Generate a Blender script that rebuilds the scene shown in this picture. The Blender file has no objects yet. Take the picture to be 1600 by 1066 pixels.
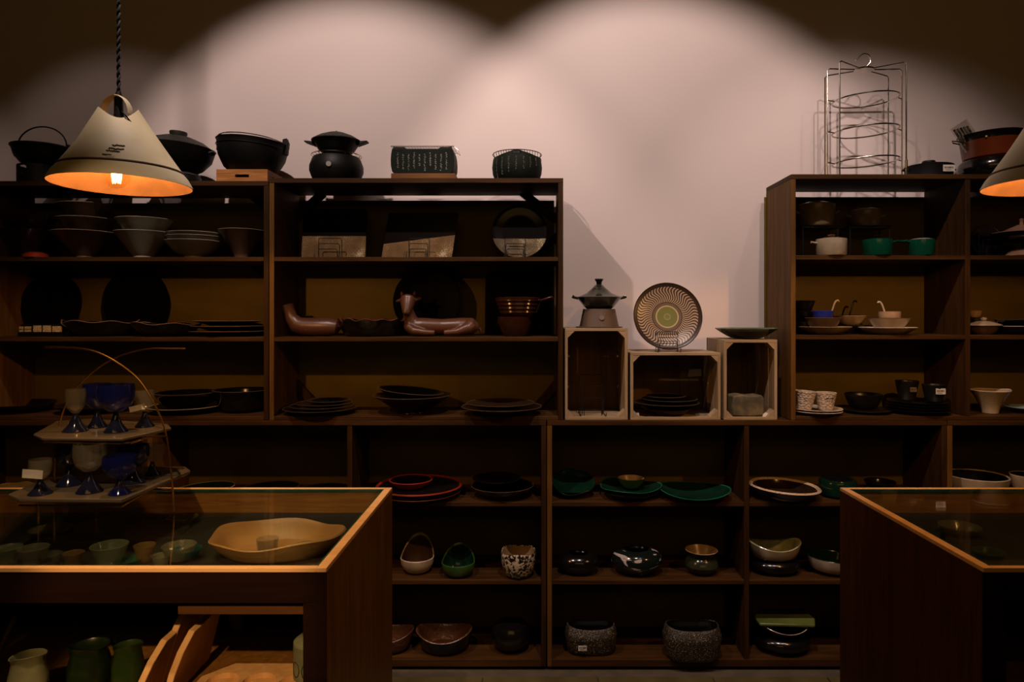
import bpy, math, random
from mathutils import Vector, Matrix
R = random.Random(7)
PI = math.pi
F, HC, D0, VX, VY = 1066.0, 1.45, 2.8, 833.0, 493.0   # focal in px, eye height, distance to the shelf fronts (y=0), vanishing point
sc = bpy.context.scene
COL = sc.collection
# ---------------------------------------------------------------- camera
cam = bpy.data.cameras.new('camera'); co = bpy.data.objects.new('camera', cam); COL.objects.link(co)
co.location = (0, -D0, HC); co.rotation_euler = (PI/2, 0, 0)
cam.sensor_width = 36; cam.lens = F/1600*36; cam.shift_x = (800-VX)/1600; cam.shift_y = (VY-533)/1600
cam.clip_start = .05
sc.camera = co
# ---------------------------------------------------------------- light
w = bpy.data.worlds.new('world'); sc.world = w; w.use_nodes = True
w.node_tree.nodes['Background'].inputs[0].default_value = (1, .6, .3, 1)
w.node_tree.nodes['Background'].inputs[1].default_value = .004
sc.view_settings.view_transform = 'Standard'; sc.view_settings.look = 'None'
sc.view_settings.exposure = 0; sc.view_settings.gamma = 1; sc.view_settings.use_curve_mapping = False
def spot(x, y, z, tx, ty, tz, power, ang, blend, col, rad=.02):
    l = bpy.data.lights.new('ceiling_or_fill_spot', 'SPOT'); o = bpy.data.objects.new('ceiling_or_fill_spot', l); COL.objects.link(o)
    o.location = (x, y, z); o.rotation_euler = (Vector((tx, ty, tz))-Vector((x, y, z))).to_track_quat('-Z', 'Y').to_euler()
    l.energy = power; l.spot_size = math.radians(ang); l.spot_blend = blend; l.color = col; l.shadow_soft_size = rad
COOL = (1, .785, .70)
LY = -1.24
spot(-2.9, LY, 3.4, -3.05, .365, 1.75, 11, 46, .5, COOL)
spot(-1.95, LY, 3.4, -1.90, .365, 1.75, 13, 46, .5, COOL)
spot(-1.04, LY, 3.4, -.80, .365, 1.53, 112, 71, .42, COOL)
spot(.36, LY, 3.4, .57, .365, 1.62, 120, 70, .42, COOL)
spot(1.10, LY, 3.4, 1.50, .365, 1.40, 48, 58, .6, COOL)
spot(1.48, LY, 3.4, 1.75, .365, 1.35, 16, 58, .6, COOL)
spot(-.55, -3.6, 2.55, -.80, -1.15, .60, 270, 15, .5, (1, .58, .25), .03)  # unseen spot added to light the boards in the left compartment
spot(-.95, -2.3, 3.4, -.85, -1.05, .9, 190, 29, .7, (1, .66, .36), .03)  # unseen spot added to brighten the counter rails, glass stand and lamp shade
# unseen area light added as dim warm fill, behind the camera
al = bpy.data.lights.new('fill_light', 'AREA'); ao = bpy.data.objects.new('fill_light', al); COL.objects.link(ao)
al.shape = 'RECTANGLE'; al.size = 3.6; al.size_y = 1.0; al.energy = 8.5; al.color = (1, .56, .15)
ao.location = (.4, -4.8, 3.1); ao.rotation_euler = (math.radians(88), 0, 0)
WARM = (1, .50, .16)
# ---------------------------------------------------------------- materials
MC = {}
def nodes(name):
    m = bpy.data.materials.new(name); m.use_nodes = True; nt = m.node_tree
    return m, nt, nt.nodes['Principled BSDF']
def N(nt, t, **k):
    n = nt.nodes.new(t)
    for a, b in k.items():
        if isinstance(b, (int, float, str)) and hasattr(n, a): setattr(n, a, b)
    return n
def glaze(name, c, rough=.25, c2=None, sc_=14, lo=.4, hi=.65, metal=0, bump=0, bs=60, spec=.5, vor=False):
    if name in MC: return MC[name]
    m, nt, b = nodes(name); L = nt.links
    b.inputs['Roughness'].default_value = rough; b.inputs['Metallic'].default_value = metal
    b.inputs['Specular IOR Level'].default_value = spec
    tc = N(nt, 'ShaderNodeTexCoord')
    n = N(nt, 'ShaderNodeTexNoise'); n.inputs['Scale'].default_value = sc_; n.inputs['Detail'].default_value = 4
    L.new(tc.outputs['Object'], n.inputs['Vector'])
    r = N(nt, 'ShaderNodeValToRGB'); r.color_ramp.elements[0].position = lo; r.color_ramp.elements[1].position = hi
    if c2 is None: c2 = tuple(x*.72 for x in c)
    r.color_ramp.elements[0].color = (*c2, 1); r.color_ramp.elements[1].color = (*c, 1)
    L.new(n.outputs['Fac'], r.inputs['Fac']); L.new(r.outputs['Color'], b.inputs['Base Color'])
    if bump:
        if vor: q = N(nt, 'ShaderNodeTexVoronoi')
        else: q = N(nt, 'ShaderNodeTexNoise')
        q.inputs['Scale'].default_value = bs; L.new(tc.outputs['Object'], q.inputs['Vector'])
        bp = N(nt, 'ShaderNodeBump'); bp.inputs['Strength'].default_value = bump; bp.inputs['Distance'].default_value = .004
        L.new(q.outputs[0], bp.inputs['Height']); L.new(bp.outputs['Normal'], b.inputs['Normal'])
    MC[name] = m; return m
def wood(name, c1, c2, rough=.55, axis='x', s=9, st=12):
    if name in MC: return MC[name]
    m, nt, b = nodes(name); L = nt.links
    tc = N(nt, 'ShaderNodeTexCoord'); mp = N(nt, 'ShaderNodeMapping')
    k = {'x': (1, st, st), 'y': (st, 1, st), 'z': (st, st, 1)}[axis]
    mp.inputs['Scale'].default_value = k; L.new(tc.outputs['Object'], mp.inputs['Vector'])
    n = N(nt, 'ShaderNodeTexNoise'); n.inputs['Scale'].default_value = s/3; n.inputs['Detail'].default_value = 6; n.inputs['Distortion'].default_value = .6
    L.new(mp.outputs[0], n.inputs['Vector'])
    r = N(nt, 'ShaderNodeValToRGB'); r.color_ramp.elements[0].position = .35; r.color_ramp.elements[1].position = .68
    r.color_ramp.elements[0].color = (*c2, 1); r.color_ramp.elements[1].color = (*c1, 1)
    L.new(n.outputs['Fac'], r.inputs['Fac']); L.new(r.outputs['Color'], b.inputs['Base Color'])
    b.inputs['Roughness'].default_value = rough; b.inputs['Specular IOR Level'].default_value = .13
    bp = N(nt, 'ShaderNodeBump'); bp.inputs['Strength'].default_value = .15; bp.inputs['Distance'].default_value = .002
    L.new(n.outputs['Fac'], bp.inputs['Height']); L.new(bp.outputs['Normal'], b.inputs['Normal'])
    MC[name] = m; return m
def glass(name, tint=(1, 1, 1), gl=.0, ior=1.5):
    if name in MC: return MC[name]
    m, nt, b = nodes(name); L = nt.links; nt.nodes.remove(b)
    t = N(nt, 'ShaderNodeBsdfTransparent'); t.inputs[0].default_value = (*tint, 1)
    g = N(nt, 'ShaderNodeBsdfGlossy'); g.inputs['Roughness'].default_value = .03; g.inputs[0].default_value = (1, 1, 1, 1)
    f = N(nt, 'ShaderNodeLayerWeight'); f.inputs[0].default_value = .5
    p = N(nt, 'ShaderNodeMath', operation='POWER'); p.inputs[1].default_value = 5; L.new(f.outputs['Facing'], p.inputs[0])
    a = N(nt, 'ShaderNodeMath', operation='MULTIPLY_ADD'); a.inputs[1].default_value = .95; a.inputs[2].default_value = .045+gl; L.new(p.outputs[0], a.inputs[0])
    x = N(nt, 'ShaderNodeMixShader'); L.new(a.outputs[0], x.inputs[0])
    L.new(t.outputs[0], x.inputs[1]); L.new(g.outputs[0], x.inputs[2])
    L.new(x.outputs[0], nt.nodes['Material Output'].inputs['Surface'])
    MC[name] = m; return m
def emit(name, c, s):
    m, nt, b = nodes(name); b.inputs['Base Color'].default_value = (*c, 1)
    b.inputs['Emission Color'].default_value = (*c, 1); b.inputs['Emission Strength'].default_value = s; return m
def speck(name, base, dots, scale=260, thr=.38, rough=.3, bump=.4):
    """dark body with light crackle specks"""
    if name in MC: return MC[name]
    m, nt, b = nodes(name); L = nt.links
    tc = N(nt, 'ShaderNodeTexCoord'); n = N(nt, 'ShaderNodeTexNoise'); n.inputs['Scale'].default_value = scale; n.inputs['Detail'].default_value = 3
    L.new(tc.outputs['Object'], n.inputs['Vector'])
    r = N(nt, 'ShaderNodeValToRGB'); r.color_ramp.elements[0].position = 1-thr; r.color_ramp.elements[1].position = 1-thr+.05
    r.color_ramp.elements[0].color = (*base, 1); r.color_ramp.elements[1].color = (*dots, 1)
    L.new(n.outputs['Fac'], r.inputs['Fac']); L.new(r.outputs['Color'], b.inputs['Base Color'])
    b.inputs['Roughness'].default_value = rough
    bp = N(nt, 'ShaderNodeBump'); bp.inputs['Strength'].default_value = bump; bp.inputs['Distance'].default_value = .003
    L.new(n.outputs['Fac'], bp.inputs['Height']); L.new(bp.outputs['Normal'], b.inputs['Normal'])
    MC[name] = m; return m
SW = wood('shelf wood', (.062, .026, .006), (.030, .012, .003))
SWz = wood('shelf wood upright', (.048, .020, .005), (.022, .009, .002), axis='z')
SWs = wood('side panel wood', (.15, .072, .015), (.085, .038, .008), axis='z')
BB = wood('back board', (.135, .092, .015), (.105, .068, .011), axis='x', st=2, rough=.5)
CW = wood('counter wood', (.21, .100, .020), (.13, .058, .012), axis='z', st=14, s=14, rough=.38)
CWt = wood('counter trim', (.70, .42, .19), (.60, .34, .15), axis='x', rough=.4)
CWd = wood('shaded counter front', (.012, .0035, .0015), (.008, .0025, .001), axis='x')  # near-black tone puts the shade of the unlit front into the wood
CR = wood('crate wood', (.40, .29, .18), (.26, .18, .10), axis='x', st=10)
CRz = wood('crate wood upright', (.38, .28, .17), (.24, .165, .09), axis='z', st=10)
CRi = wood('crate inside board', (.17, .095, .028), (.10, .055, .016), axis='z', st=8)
BX = wood('pine box', (.50, .22, .07), (.30, .12, .035), axis='x', st=16, s=20)
PW = wood('light board wood', (.60, .36, .16), (.48, .27, .11), axis='z', st=12)
IRON = glaze('cast iron', (.006, .006, .0055), .5, bump=.2, bs=220, spec=.22)
IROND = glaze('cast iron lid', (.022, .020, .016), .6, bump=.35, bs=160, spec=.3)
IROND2 = glaze('studded lid', (.024, .022, .017), .5, bump=.9, bs=260, vor=True)
BLK = glaze('black glaze', (.006, .005, .005), .16, spec=.6)
BLKM = glaze('black matt glaze', (.008, .007, .006), .35)
RIMB = glaze('rim highlight tone', (.075, .045, .028), .18)  # lighter tone paints thin highlights onto the black rims
BRG = glaze('black brown glaze', (.022, .011, .006), .14)
CHR = glaze('chrome wire', (.62, .58, .52), .2, metal=1)
BWI = glaze('black wire', (.008, .008, .008), .4)
BRASS = glaze('brass wire', (.75, .42, .13), .22, metal=1)
CEL = glaze('celadon glaze', (.27, .25, .18), .22, sc_=6)
CELI = glaze('celadon inside', (.22, .20, .14), .3)
BRN = glaze('brown glaze', (.10, .055, .030), .3)
WHT = glaze('white glaze', (.62, .52, .43), .2)
CRM = glaze('cream glaze', (.42, .32, .21), .25)
TANG = glaze('tan glaze', (.36, .24, .13), .3)
GRN = glaze('deep green glaze', (.003, .055, .027), .15, sc_=8)
GRB = glaze('green black glaze', (.004, .022, .012), .14)
GRL = glaze('leaf green glaze', (.04, .10, .02), .2, sc_=9)
GRE = glaze('emerald glaze', (.008, .13, .062), .2)
REDL = glaze('red lacquer', (.26, .024, .008), .22)
REDR = glaze('copper red enamel', (.15, .028, .008), .25, sc_=3)
BLU = glaze('blue glaze', (.025, .035, .30), .15)
TERR = glaze('terracotta brown glaze', (.095, .036, .019), .36, spec=.4, sc_=5)
WALLM = glaze('painted wall', (.67, .57, .545), .5, c2=(.65, .55, .525), sc_=1.5, bump=.04, bs=30, spec=.3)
PAPER = glaze('paper label', (.65, .6, .52), .8)
INK = glaze('black ink', (.01, .01, .01), .8)
CHALK = glaze('white calligraphy', (.45, .45, .40), .8)
def sglass(name, c, alpha, rough=.08):
    m, nt, b = nodes(name); b.inputs['Base Color'].default_value = (*c, 1); b.inputs['Alpha'].default_value = alpha; b.inputs['Roughness'].default_value = rough
    b.inputs['Specular IOR Level'].default_value = .8; return m
GLT = glass('table glass', (.93, .96, .90))
GLS = sglass('clear glass', (.15, .13, .10), .24)
GLB = sglass('blue glass', (.006, .009, .09), .58)
GLD = sglass('dark blue glass', (.008, .010, .03), .88)
GLE = glaze('glass edge', (.03, .09, .055), .1)
GLK = sglass('thick frosted glass', (.10, .08, .06), .85, .2)
BLKX = glaze('dull black glaze', (.003, .0025, .0025), .5, spec=.03)
# ---------------------------------------------------------------- mesh builder
class MB:
    def __init__(s): s.v = []; s.f = []; s.m = []
    def add(s, vs, fs, mi=0):
        o = len(s.v); s.v += [tuple(x) for x in vs]
        for i, f in enumerate(fs): s.f.append([o+j for j in f]); s.m.append(mi[i] if isinstance(mi, list) else mi)
        return s
    def box(s, x0, x1, y0, y1, z0, z1, mi=0, M=None):
        v = [Vector(p) for p in ((x0, y0, z0), (x1, y0, z0), (x1, y1, z0), (x0, y1, z0), (x0, y0, z1), (x1, y0, z1), (x1, y1, z1), (x0, y1, z1))]
        if M is not None: v = [M @ p for p in v]
        return s.add(v, [(0, 3, 2, 1), (4, 5, 6, 7), (0, 1, 5, 4), (1, 2, 6, 5), (2, 3, 7, 6), (3, 0, 4, 7)], mi)
    def lathe(s, prof, seg=32, mi=0, sx=1, sy=1, fn=None, c=(0, 0, 0)):
        vs = []; rows = []
        for r, z in prof:
            if r < 1e-6:
                x, y, zz = (0, 0, z) if not fn else fn(0, 0, z, 0, 0)
                vs.append((c[0]+x, c[1]+y, c[2]+zz)); rows.append([len(vs)-1]*seg)
            else:
                row = []
                for i in range(seg):
                    t = 2*PI*i/seg; x, y, zz = r*math.cos(t)*sx, r*math.sin(t)*sy, z
                    if fn: x, y, zz = fn(x, y, zz, t, r)
                    vs.append((c[0]+x, c[1]+y, c[2]+zz)); row.append(len(vs)-1)
                rows.append(row)
        fs = []; ms = []
        for k in range(len(rows)-1):
            a, b = rows[k], rows[k+1]
            for i in range(seg):
                j = (i+1) % seg; q = []
                for u in (a[i], a[j], b[j], b[i]):
                    if u not in q: q.append(u)
                if len(q) > 2: fs.append(q); ms.append(mi[k] if isinstance(mi, (list, tuple)) else mi)
        return s.add(vs, fs, ms)
    def tube(s, pts, r, seg=8, mi=0, closed=False, flat=1):
        P = [Vector(p) for p in pts]; n = len(P); rr = r if isinstance(r, (list, tuple)) else [r]*n
        vs = []; up = None
        for i in range(n):
            a = P[(i-1) % n] if (closed or i > 0) else P[i]; b = P[(i+1) % n] if (closed or i < n-1) else P[i]
            t = (b-a); t = t.normalized() if t.length > 1e-9 else Vector((0, 0, 1))
            if up is None: up = Vector((0, 0, 1)) if abs(t.z) < .9 else Vector((0, 1, 0))
            up = (up-t*up.dot(t)); up = up.normalized() if up.length > 1e-6 else t.orthogonal().normalized()
            sd = t.cross(up)
            for k in range(seg):
                q = 2*PI*k/seg; vs.append(P[i]+(sd*math.cos(q)*flat+up*math.sin(q))*rr[i])
        fs = []
        for i in range(n if closed else n-1):
            j = (i+1) % n
            for k in range(seg):
                l = (k+1) % seg; fs.append((i*seg+k, i*seg+l, j*seg+l, j*seg+k))
        if not closed: fs.append(tuple(range(seg))[::-1]); fs.append(tuple((n-1)*seg+k for k in range(seg)))
        return s.add(vs, fs, mi)
    def prism(s, poly, a, b, ax='y', mi=0, M=None):
        n = len(poly); mk = {'y': lambda p, t: (p[0], t, p[1]), 'x': lambda p, t: (t, p[0], p[1]), 'z': lambda p, t: (p[0], p[1], t)}[ax]
        v = [Vector(mk(p, a)) for p in poly]+[Vector(mk(p, b)) for p in poly]
        if M is not None: v = [M @ p for p in v]
        return s.add(v, [tuple(range(n))[::-1], tuple(range(n, 2*n))]+[(i, (i+1) % n, n+(i+1) % n, n+i) for i in range(n)], mi)
    def build(s, name, mats, parent=None, loc=(0, 0, 0), rot=(0, 0, 0), bev=0, smooth=True, remesh=0):
        me = bpy.data.meshes.new(name); me.from_pydata(s.v, [], s.f)
        if not isinstance(mats, (list, tuple)): mats = [mats]
        for m in mats: me.materials.append(m)
        me.polygons.foreach_set('material_index', [min(x, len(mats)-1) for x in s.m])
        import bmesh
        bm = bmesh.new(); bm.from_mesh(me); bmesh.ops.recalc_face_normals(bm, faces=bm.faces); bm.to_mesh(me); bm.free()
        if smooth:
            me.polygons.foreach_set('use_smooth', [True]*len(me.polygons)); me.set_sharp_from_angle(angle=math.radians(38))
        me.update()
        o = bpy.data.objects.new(name, me); COL.objects.link(o); o.location = loc; o.rotation_euler = rot
        if parent: o.parent = parent
        if bev:
            b = o.modifiers.new('b', 'BEVEL'); b.width = bev; b.segments = 2; b.limit_method = 'ANGLE'
        if remesh:
            b = o.modifiers.new('r', 'REMESH'); b.mode = 'VOXEL'; b.voxel_size = remesh; b.use_smooth_shade = True
            b = o.modifiers.new('s', 'SMOOTH'); b.iterations = 5; b.factor = .6
        return o
def tag(o, label, cat, group=None, kind=None):
    if label: o['label'] = label
    if cat: o['category'] = cat
    if group: o['group'] = group
    if kind: o['kind'] = kind
    return o
def thing(name, label, cat, loc=(0, 0, 0), rot=(0, 0, 0), group=None):
    o = bpy.data.objects.new(name, None); COL.objects.link(o); o.empty_display_size = .05
    o.location = loc; o.rotation_euler = rot; return tag(o, label, cat, group)
def s_(Y): return (Y+D0)/F
def X_(px, Y): return (px-VX)*s_(Y)
def Z_(py, Y): return HC-(py-VY)*s_(Y)
def on(px, py, Z):
    d = (HC-Z)*F/(py-VY); return ((px-VX)*d/F, d-D0)
def copy_tree(o, parent=None):
    c = o.copy(); COL.objects.link(c)
    if parent: c.parent = parent
    for ch in list(o.children): copy_tree(ch, c)
    return c
# ---------------------------------------------------------------- setting
def struct(o): o['kind'] = 'structure'; return o
WY = .365
struct(MB().box(-4.6, 4.6, WY, WY+.1, 0, 3.6).build('wall_back', WALLM))
DW = glaze('dark far wall', (.10, .065, .04), .7)
struct(MB().box(-4.7, -4.6, -5, WY, 0, 3.6).build('wall_left', DW))
struct(MB().box(4.6, 4.7, -5, WY, 0, 3.6).build('wall_right', DW))
struct(MB().box(-4.6, 4.6, -5.1, -5, 0, 3.6).build('wall_front', DW))
struct(MB().box(-4.7, 4.7, -5.1, WY+.1, 3.6, 3.7).build('ceiling', DW))
FT = glaze('floor tile', (.11, .09, .035), .45, c2=(.07, .055, .02), sc_=5, bump=.1, bs=20)
fl = struct(MB().box(-4.6, 4.6, -5, WY, -.06, -.008).build('floor', glaze('floor grout', (.08, .065, .04), .8)))
tm = MB().box(-.2275, .2275, -.2275, .2275, -.0078, 0)
tl0 = tm.build('tile', FT, fl, bev=.002)
X0 = X_(669, 0)
first = True
for i in range(-7, 8):
    for j in range(0, 5):
        o = tl0 if first else tl0.copy()
        if not first: COL.objects.link(o)
        first = False
        o.location = (X0+i*.4595, -.29-j*.4595, R.uniform(-.0008, .0004)); o.rotation_euler = (0, 0, R.choice([0, PI/2, PI]))
# ---------------------------------------------------------------- cabinets
T = .020
def cabinet(label, x0, x1, zs, divs=(), bz=None, bx=None, braces=(), group=None, back_top=None, last_back=True, d=.30, lowt=.016):
    """zs: z of plank tops from top to bottom"""
    t = thing('shelf_unit', label, 'shelf', ((x0+x1)/2, 0, zs[-1]-lowt), group=group)
    ox, oz = (x0+x1)/2, zs[-1]-lowt
    def B(name, a, b, y0, y1, z0, z1, m, bev=.0015): return MB().box(a-ox, b-ox, y0, y1, z0-oz, z1-oz).build(name, m, t, bev=bev)
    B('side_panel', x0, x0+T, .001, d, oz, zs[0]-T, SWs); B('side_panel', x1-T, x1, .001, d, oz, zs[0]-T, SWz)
    B('top_panel', x0, x1, 0, d, zs[0]-T, zs[0], SW)
    B('bottom_panel', x0+T, x1-T, .0, d, oz, zs[-1], SW)
    eds = [x0+T]+[q for dv in divs for q in (dv-T/2, dv+T/2)]+[x1-T]
    for dv in divs: B('divider', dv-T/2, dv+T/2, .002, d, zs[-1], zs[0]-T, SWz)
    for z in zs[1:-1]:
        for k in range(0, len(eds), 2): B('shelf', eds[k]+.0005, eds[k+1]-.0005, .001, d-.002, z-T*.9, z, SW)
    ba, bb = bx or (x0-.002, x1+.002)
    B('back_panel', ba, bb, d+.001, d+.009, oz, back_top or zs[0]-T-.022, BB, 0)
    for (ax, az, cx, cz) in braces:
        v = Vector((cx-ax, 0, cz-az)); L = v.length; ang = math.atan2(v.z, v.x)
        M = Matrix.Translation((ax-ox, 0, az-oz)) @ Matrix.Rotation(-ang, 4, 'Y')
        MB().box(0, L, d-.035, d-.004, -.017, .017, M=M).build('corner_brace', SWz, t, bev=.001)
    return t
def pxs(a): return (a-VX)/380.7
ZB0, ZA0, ZC0 = 2.014, 2.002, 2.030
Z1, Z2, Z3, ZM = 1.690, 1.361, 1.035, 1.018
L1, L2, L3 = .683, .3625, .037
Yb = .28
def zb(py): return Z_(py, Yb)
def xb(px): return X_(px, Yb)
cabinet('brown open shelf unit at far left holding nested bowls and wavy platters', pxs(-36), pxs(419.5), [ZA0, Z1, Z2, Z3], braces=[(xb(395), zb(306), xb(418), zb(325)), (xb(395), zb(412), xb(420), zb(428))], bx=(pxs(-40), pxs(419.8)))
cabinet('brown open shelf unit with lacquer plates and cow figurine on its shelves', pxs(420.5), pxs(880), [ZB0, Z1, Z2, Z3], bx=(pxs(421.2), .0955),
        braces=[(xb(463), zb(340), xb(505), zb(302)), (xb(815), zb(300), xb(874), zb(346)), (xb(838), zb(404), xb(874), zb(366)), (xb(455), zb(592), xb(497), zb(636)), (xb(832), zb(644), xb(874), zb(594))])
cabinet('brown open shelf unit at right under the chrome hanger rack', pxs(1236), pxs(1790), [ZC0, 1.697, 1.369, Z3], divs=(pxs(1513),), bx=(1.0525, pxs(1792)))
cabinet('long low brown shelf unit at left behind the glass counter', pxs(-398), pxs(229), [ZM, L1, L2, L3], divs=(pxs(-83),), back_top=.99, lowt=.03)
cabinet('long low brown shelf unit with red plates and green bowls', pxs(230), pxs(853.5), [ZM, L1, L2, L3], divs=(pxs(546),), back_top=.99, lowt=.03)
cabinet('long low brown shelf unit under the wooden crates', pxs(855), pxs(1480), [ZM, L1, L2, L3], divs=(pxs(1167),), back_top=.99, lowt=.03)
cabinet('low brown shelf unit at far right behind the right counter', pxs(1481), pxs(2106), [ZM, L1, L2, L3], divs=(pxs(1793),), back_top=.99, lowt=.03)
# ---------------------------------------------------------------- pendant lamps
def pendant(px, label, Y=-.9):
    k = s_(Y); z0 = Z_(290, Y); x = X_(px, Y)
    t = thing('pendant_lamp', label, 'lamp', (x, Y, z0))
    SH = glaze('cream lamp shade', (.66, .57, .37), .55, c2=(.57, .48, .30), sc_=9)
    SHI = glaze('shade inside', (.066, .026, .0075), .6)
    rk = lambda r: r*k
    prof = [(27, 112), (60, 62), (84, 26), (86.5, 24), (86.5, 22), (93, 14), (100.5, 0), (98.5, 0), (91, 13), (84, 21), (58, 60), (25, 111)]
    prof = [(rk(a), rk(b)) for a, b in prof]
    def fn(x, y, z, th, r):
        e = max(0, (z/k-60)/52)
        return x-e*6*k, y, z+e*e*k*(9*math.cos(2*th-1.2)+4*math.sin(th))
    m = MB().lathe(prof, 56, [0]*6+[1]*5, fn=fn); sh = m.build('shade', [SH, SHI], t)
    MB().lathe([(rk(86.2), rk(24.8)), (rk(87.6), rk(23.2)), (rk(87.2), rk(21.0))], 56).build('shade_groove', glaze('groove', (.09, .05, .025), .7), sh)
    # folded strap collar at the top
    m = MB(); pts = [(-.052+.0*i, 0, 0) for i in range(0)]
    for i in range(13):
        a = PI*i/12; pts.append((-.012-math.cos(a)*.038, -.004, .196+math.sin(a)*.052))
    m.tube(pts, .014, 8, flat=.18); st = m.build('collar_strap', SH, t)
    MB().lathe([(0, .04), (.016, .04), (.019, .05), (.019, .1), (.012, .2), (.011, .243), (.006, .262), (0, .262)], 16, c=(-.01, 0, 0)).build('socket', IRON, t)
    MB().tube([(.012, -.02, .2), (.03, -.035, .185), (.045, -.03, .165), (.03, -.03, .16), (.022, -.02, .175)], .002, 6, closed=True).build('wire_ring', IRON, t)
    # braided cord
    m = MB(); top = 3.6-z0
    for ph in (0, PI):
        m.tube([(-.01+.0028*math.cos(ph+i*.9), .0028*math.sin(ph+i*.9), .26+i*.0062) for i in range(int((top-.26)/.0062)+1)], .0030, 5)
    m.build('cord', glaze('braided cord', (.012, .011, .012), .8), t)
    # bulb
    b = MB().lathe([(.012, .05), (.014, .042), (.030, .022), (.036, .004), (.034, -.012), (.024, -.026), (.01, -.031), (0, -.032)], 24, c=(-.016, 0, .024)).build('bulb', glass('bulb glass', (1, .93, .8)), t)
    FM = emit('glowing filament', (1, .55, .2), 70)
    m = MB()
    for q in (-.011, -.004, .006, .012):
        m.tube([(-.016+q, .004*(1 if q > 0 else -1), .052), (-.016+q*1.2, 0, .028), (-.016+q*.9, 0, .006)], .0006, 5)
    m.build('filament', FM, b)
    # writing and sticker on the shade
    m = MB(); rr = random.Random(3)
    def cone(u, zz):
        r = 60+(84-60)*(62-zz)/36 if zz < 62 else 27+(60-27)*(112-zz)/50
        e = max(0, (zz-60)/52); return ((u-e*6)*k, -math.sqrt(r*r-u*u)*k-.0006, zz*k)
    for row, (zz, u0, u1) in enumerate(((47, 25, 37), (41, 23, 38), (36.5, 21, 35), (30, 19, 29))):
        u = u0
        while u < u1:
            v = u+rr.uniform(1.5, 3); m.tube([cone(u, zz+rr.uniform(-.8, .8)), cone((u+v)/2, zz+rr.uniform(-1.2, 1.5)), cone(v, zz+rr.uniform(-.8, .8))], .0019, 5); u = v
    m.build('printed_writing', glaze('faded print', (.10, .08, .04), .8), sh)
    m = MB(); a = [cone(25, 29.5), cone(34, 29.5), cone(34, 26.5), cone(25, 26.5)]; m.add([(p[0], p[1]-.0006, p[2]) for p in a], [(0, 1, 2, 3)]); m.build('sticker', PAPER, sh)
    l = bpy.data.lights.new('bulb_light', 'POINT'); lo = bpy.data.objects.new('bulb_light', l); COL.objects.link(lo)
    l.energy = 19; l.color = WARM; l.shadow_soft_size = .012; lo.location = (x-.016, Y, z0+.03)
    return t
pendant(191, 'cream cone pendant lamp hanging at left above the glass counter')
pendant(1649, 'cream cone pendant lamp cut by the right edge of the photo')
# ---------------------------------------------------------------- counters
def counter(label, x0, x1, y0, y1, top, CW):
    """display counter with a framed glass top; endx: the x side showing its end panel"""
    ox = (x0+x1)/2; oy = (y0+y1)/2
    t = thing('display_counter', label, 'counter', (ox, oy, 0))
    def B(name, a, b, c, d, e, f, m, bev=.001): return MB().box(a-ox, b-ox, c-oy, d-oy, e, f).build(name, m, t, bev=bev)
    W = .022
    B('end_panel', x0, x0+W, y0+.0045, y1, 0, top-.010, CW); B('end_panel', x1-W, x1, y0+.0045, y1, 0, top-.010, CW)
    B('front_shade_edging', x0, x0+W, y0+.001, y0+.0043, 0, top-.010, CWd, 0); B('front_shade_edging', x1-W, x1, y0+.001, y0+.0043, 0, top-.010, CWd, 0)  # thin dark strips paint shade onto the end panels' front edges
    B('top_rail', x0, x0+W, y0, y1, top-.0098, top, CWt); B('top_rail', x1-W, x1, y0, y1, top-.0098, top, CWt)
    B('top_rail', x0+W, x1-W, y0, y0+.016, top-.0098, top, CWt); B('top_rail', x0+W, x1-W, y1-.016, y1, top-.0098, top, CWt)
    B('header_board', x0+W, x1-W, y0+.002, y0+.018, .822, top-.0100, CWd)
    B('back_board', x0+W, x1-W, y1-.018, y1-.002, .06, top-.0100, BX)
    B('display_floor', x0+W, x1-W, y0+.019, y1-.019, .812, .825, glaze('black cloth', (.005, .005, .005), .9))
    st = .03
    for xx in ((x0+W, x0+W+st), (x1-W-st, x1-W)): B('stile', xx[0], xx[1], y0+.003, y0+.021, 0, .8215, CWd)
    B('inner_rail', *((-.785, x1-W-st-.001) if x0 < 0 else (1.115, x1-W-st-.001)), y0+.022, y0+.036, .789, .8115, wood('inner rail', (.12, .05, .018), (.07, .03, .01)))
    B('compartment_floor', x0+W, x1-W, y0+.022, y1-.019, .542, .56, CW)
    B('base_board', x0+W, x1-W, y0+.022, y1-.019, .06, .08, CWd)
    g = MB().box(x0+W+.001-ox, x1-W-.001-ox, y0+.017-oy, y1-.017-oy, top-.0085, top-.0015); g.build('glass_top', GLT, t, smooth=False)
    # dark green ground edge of the pane along its rim
    m = MB(); e = .003
    xa, xb_, ya, yb_ = x0+W+.0012-ox, x1-W-.0012-ox, y0+.0172-oy, y1-.0172-oy
    for q in ((xa, xa+e, ya, yb_), (xb_-e, xb_, ya, yb_), (xa, xb_, ya, ya+e), (xa, xb_, yb_-e, yb_)): m.box(*q, top-.0084, top-.0010)
    m.build('glass_edge', GLE, t, smooth=False)
    return t
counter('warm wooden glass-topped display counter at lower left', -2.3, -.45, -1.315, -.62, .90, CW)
counter('dark wooden glass-topped display counter at lower right', .98, 2.8, -1.315, -.62, .90, wood('dark counter wood', (.075, .026, .008), (.045, .014, .005), axis='z', st=14, s=14, rough=.45))
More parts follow.
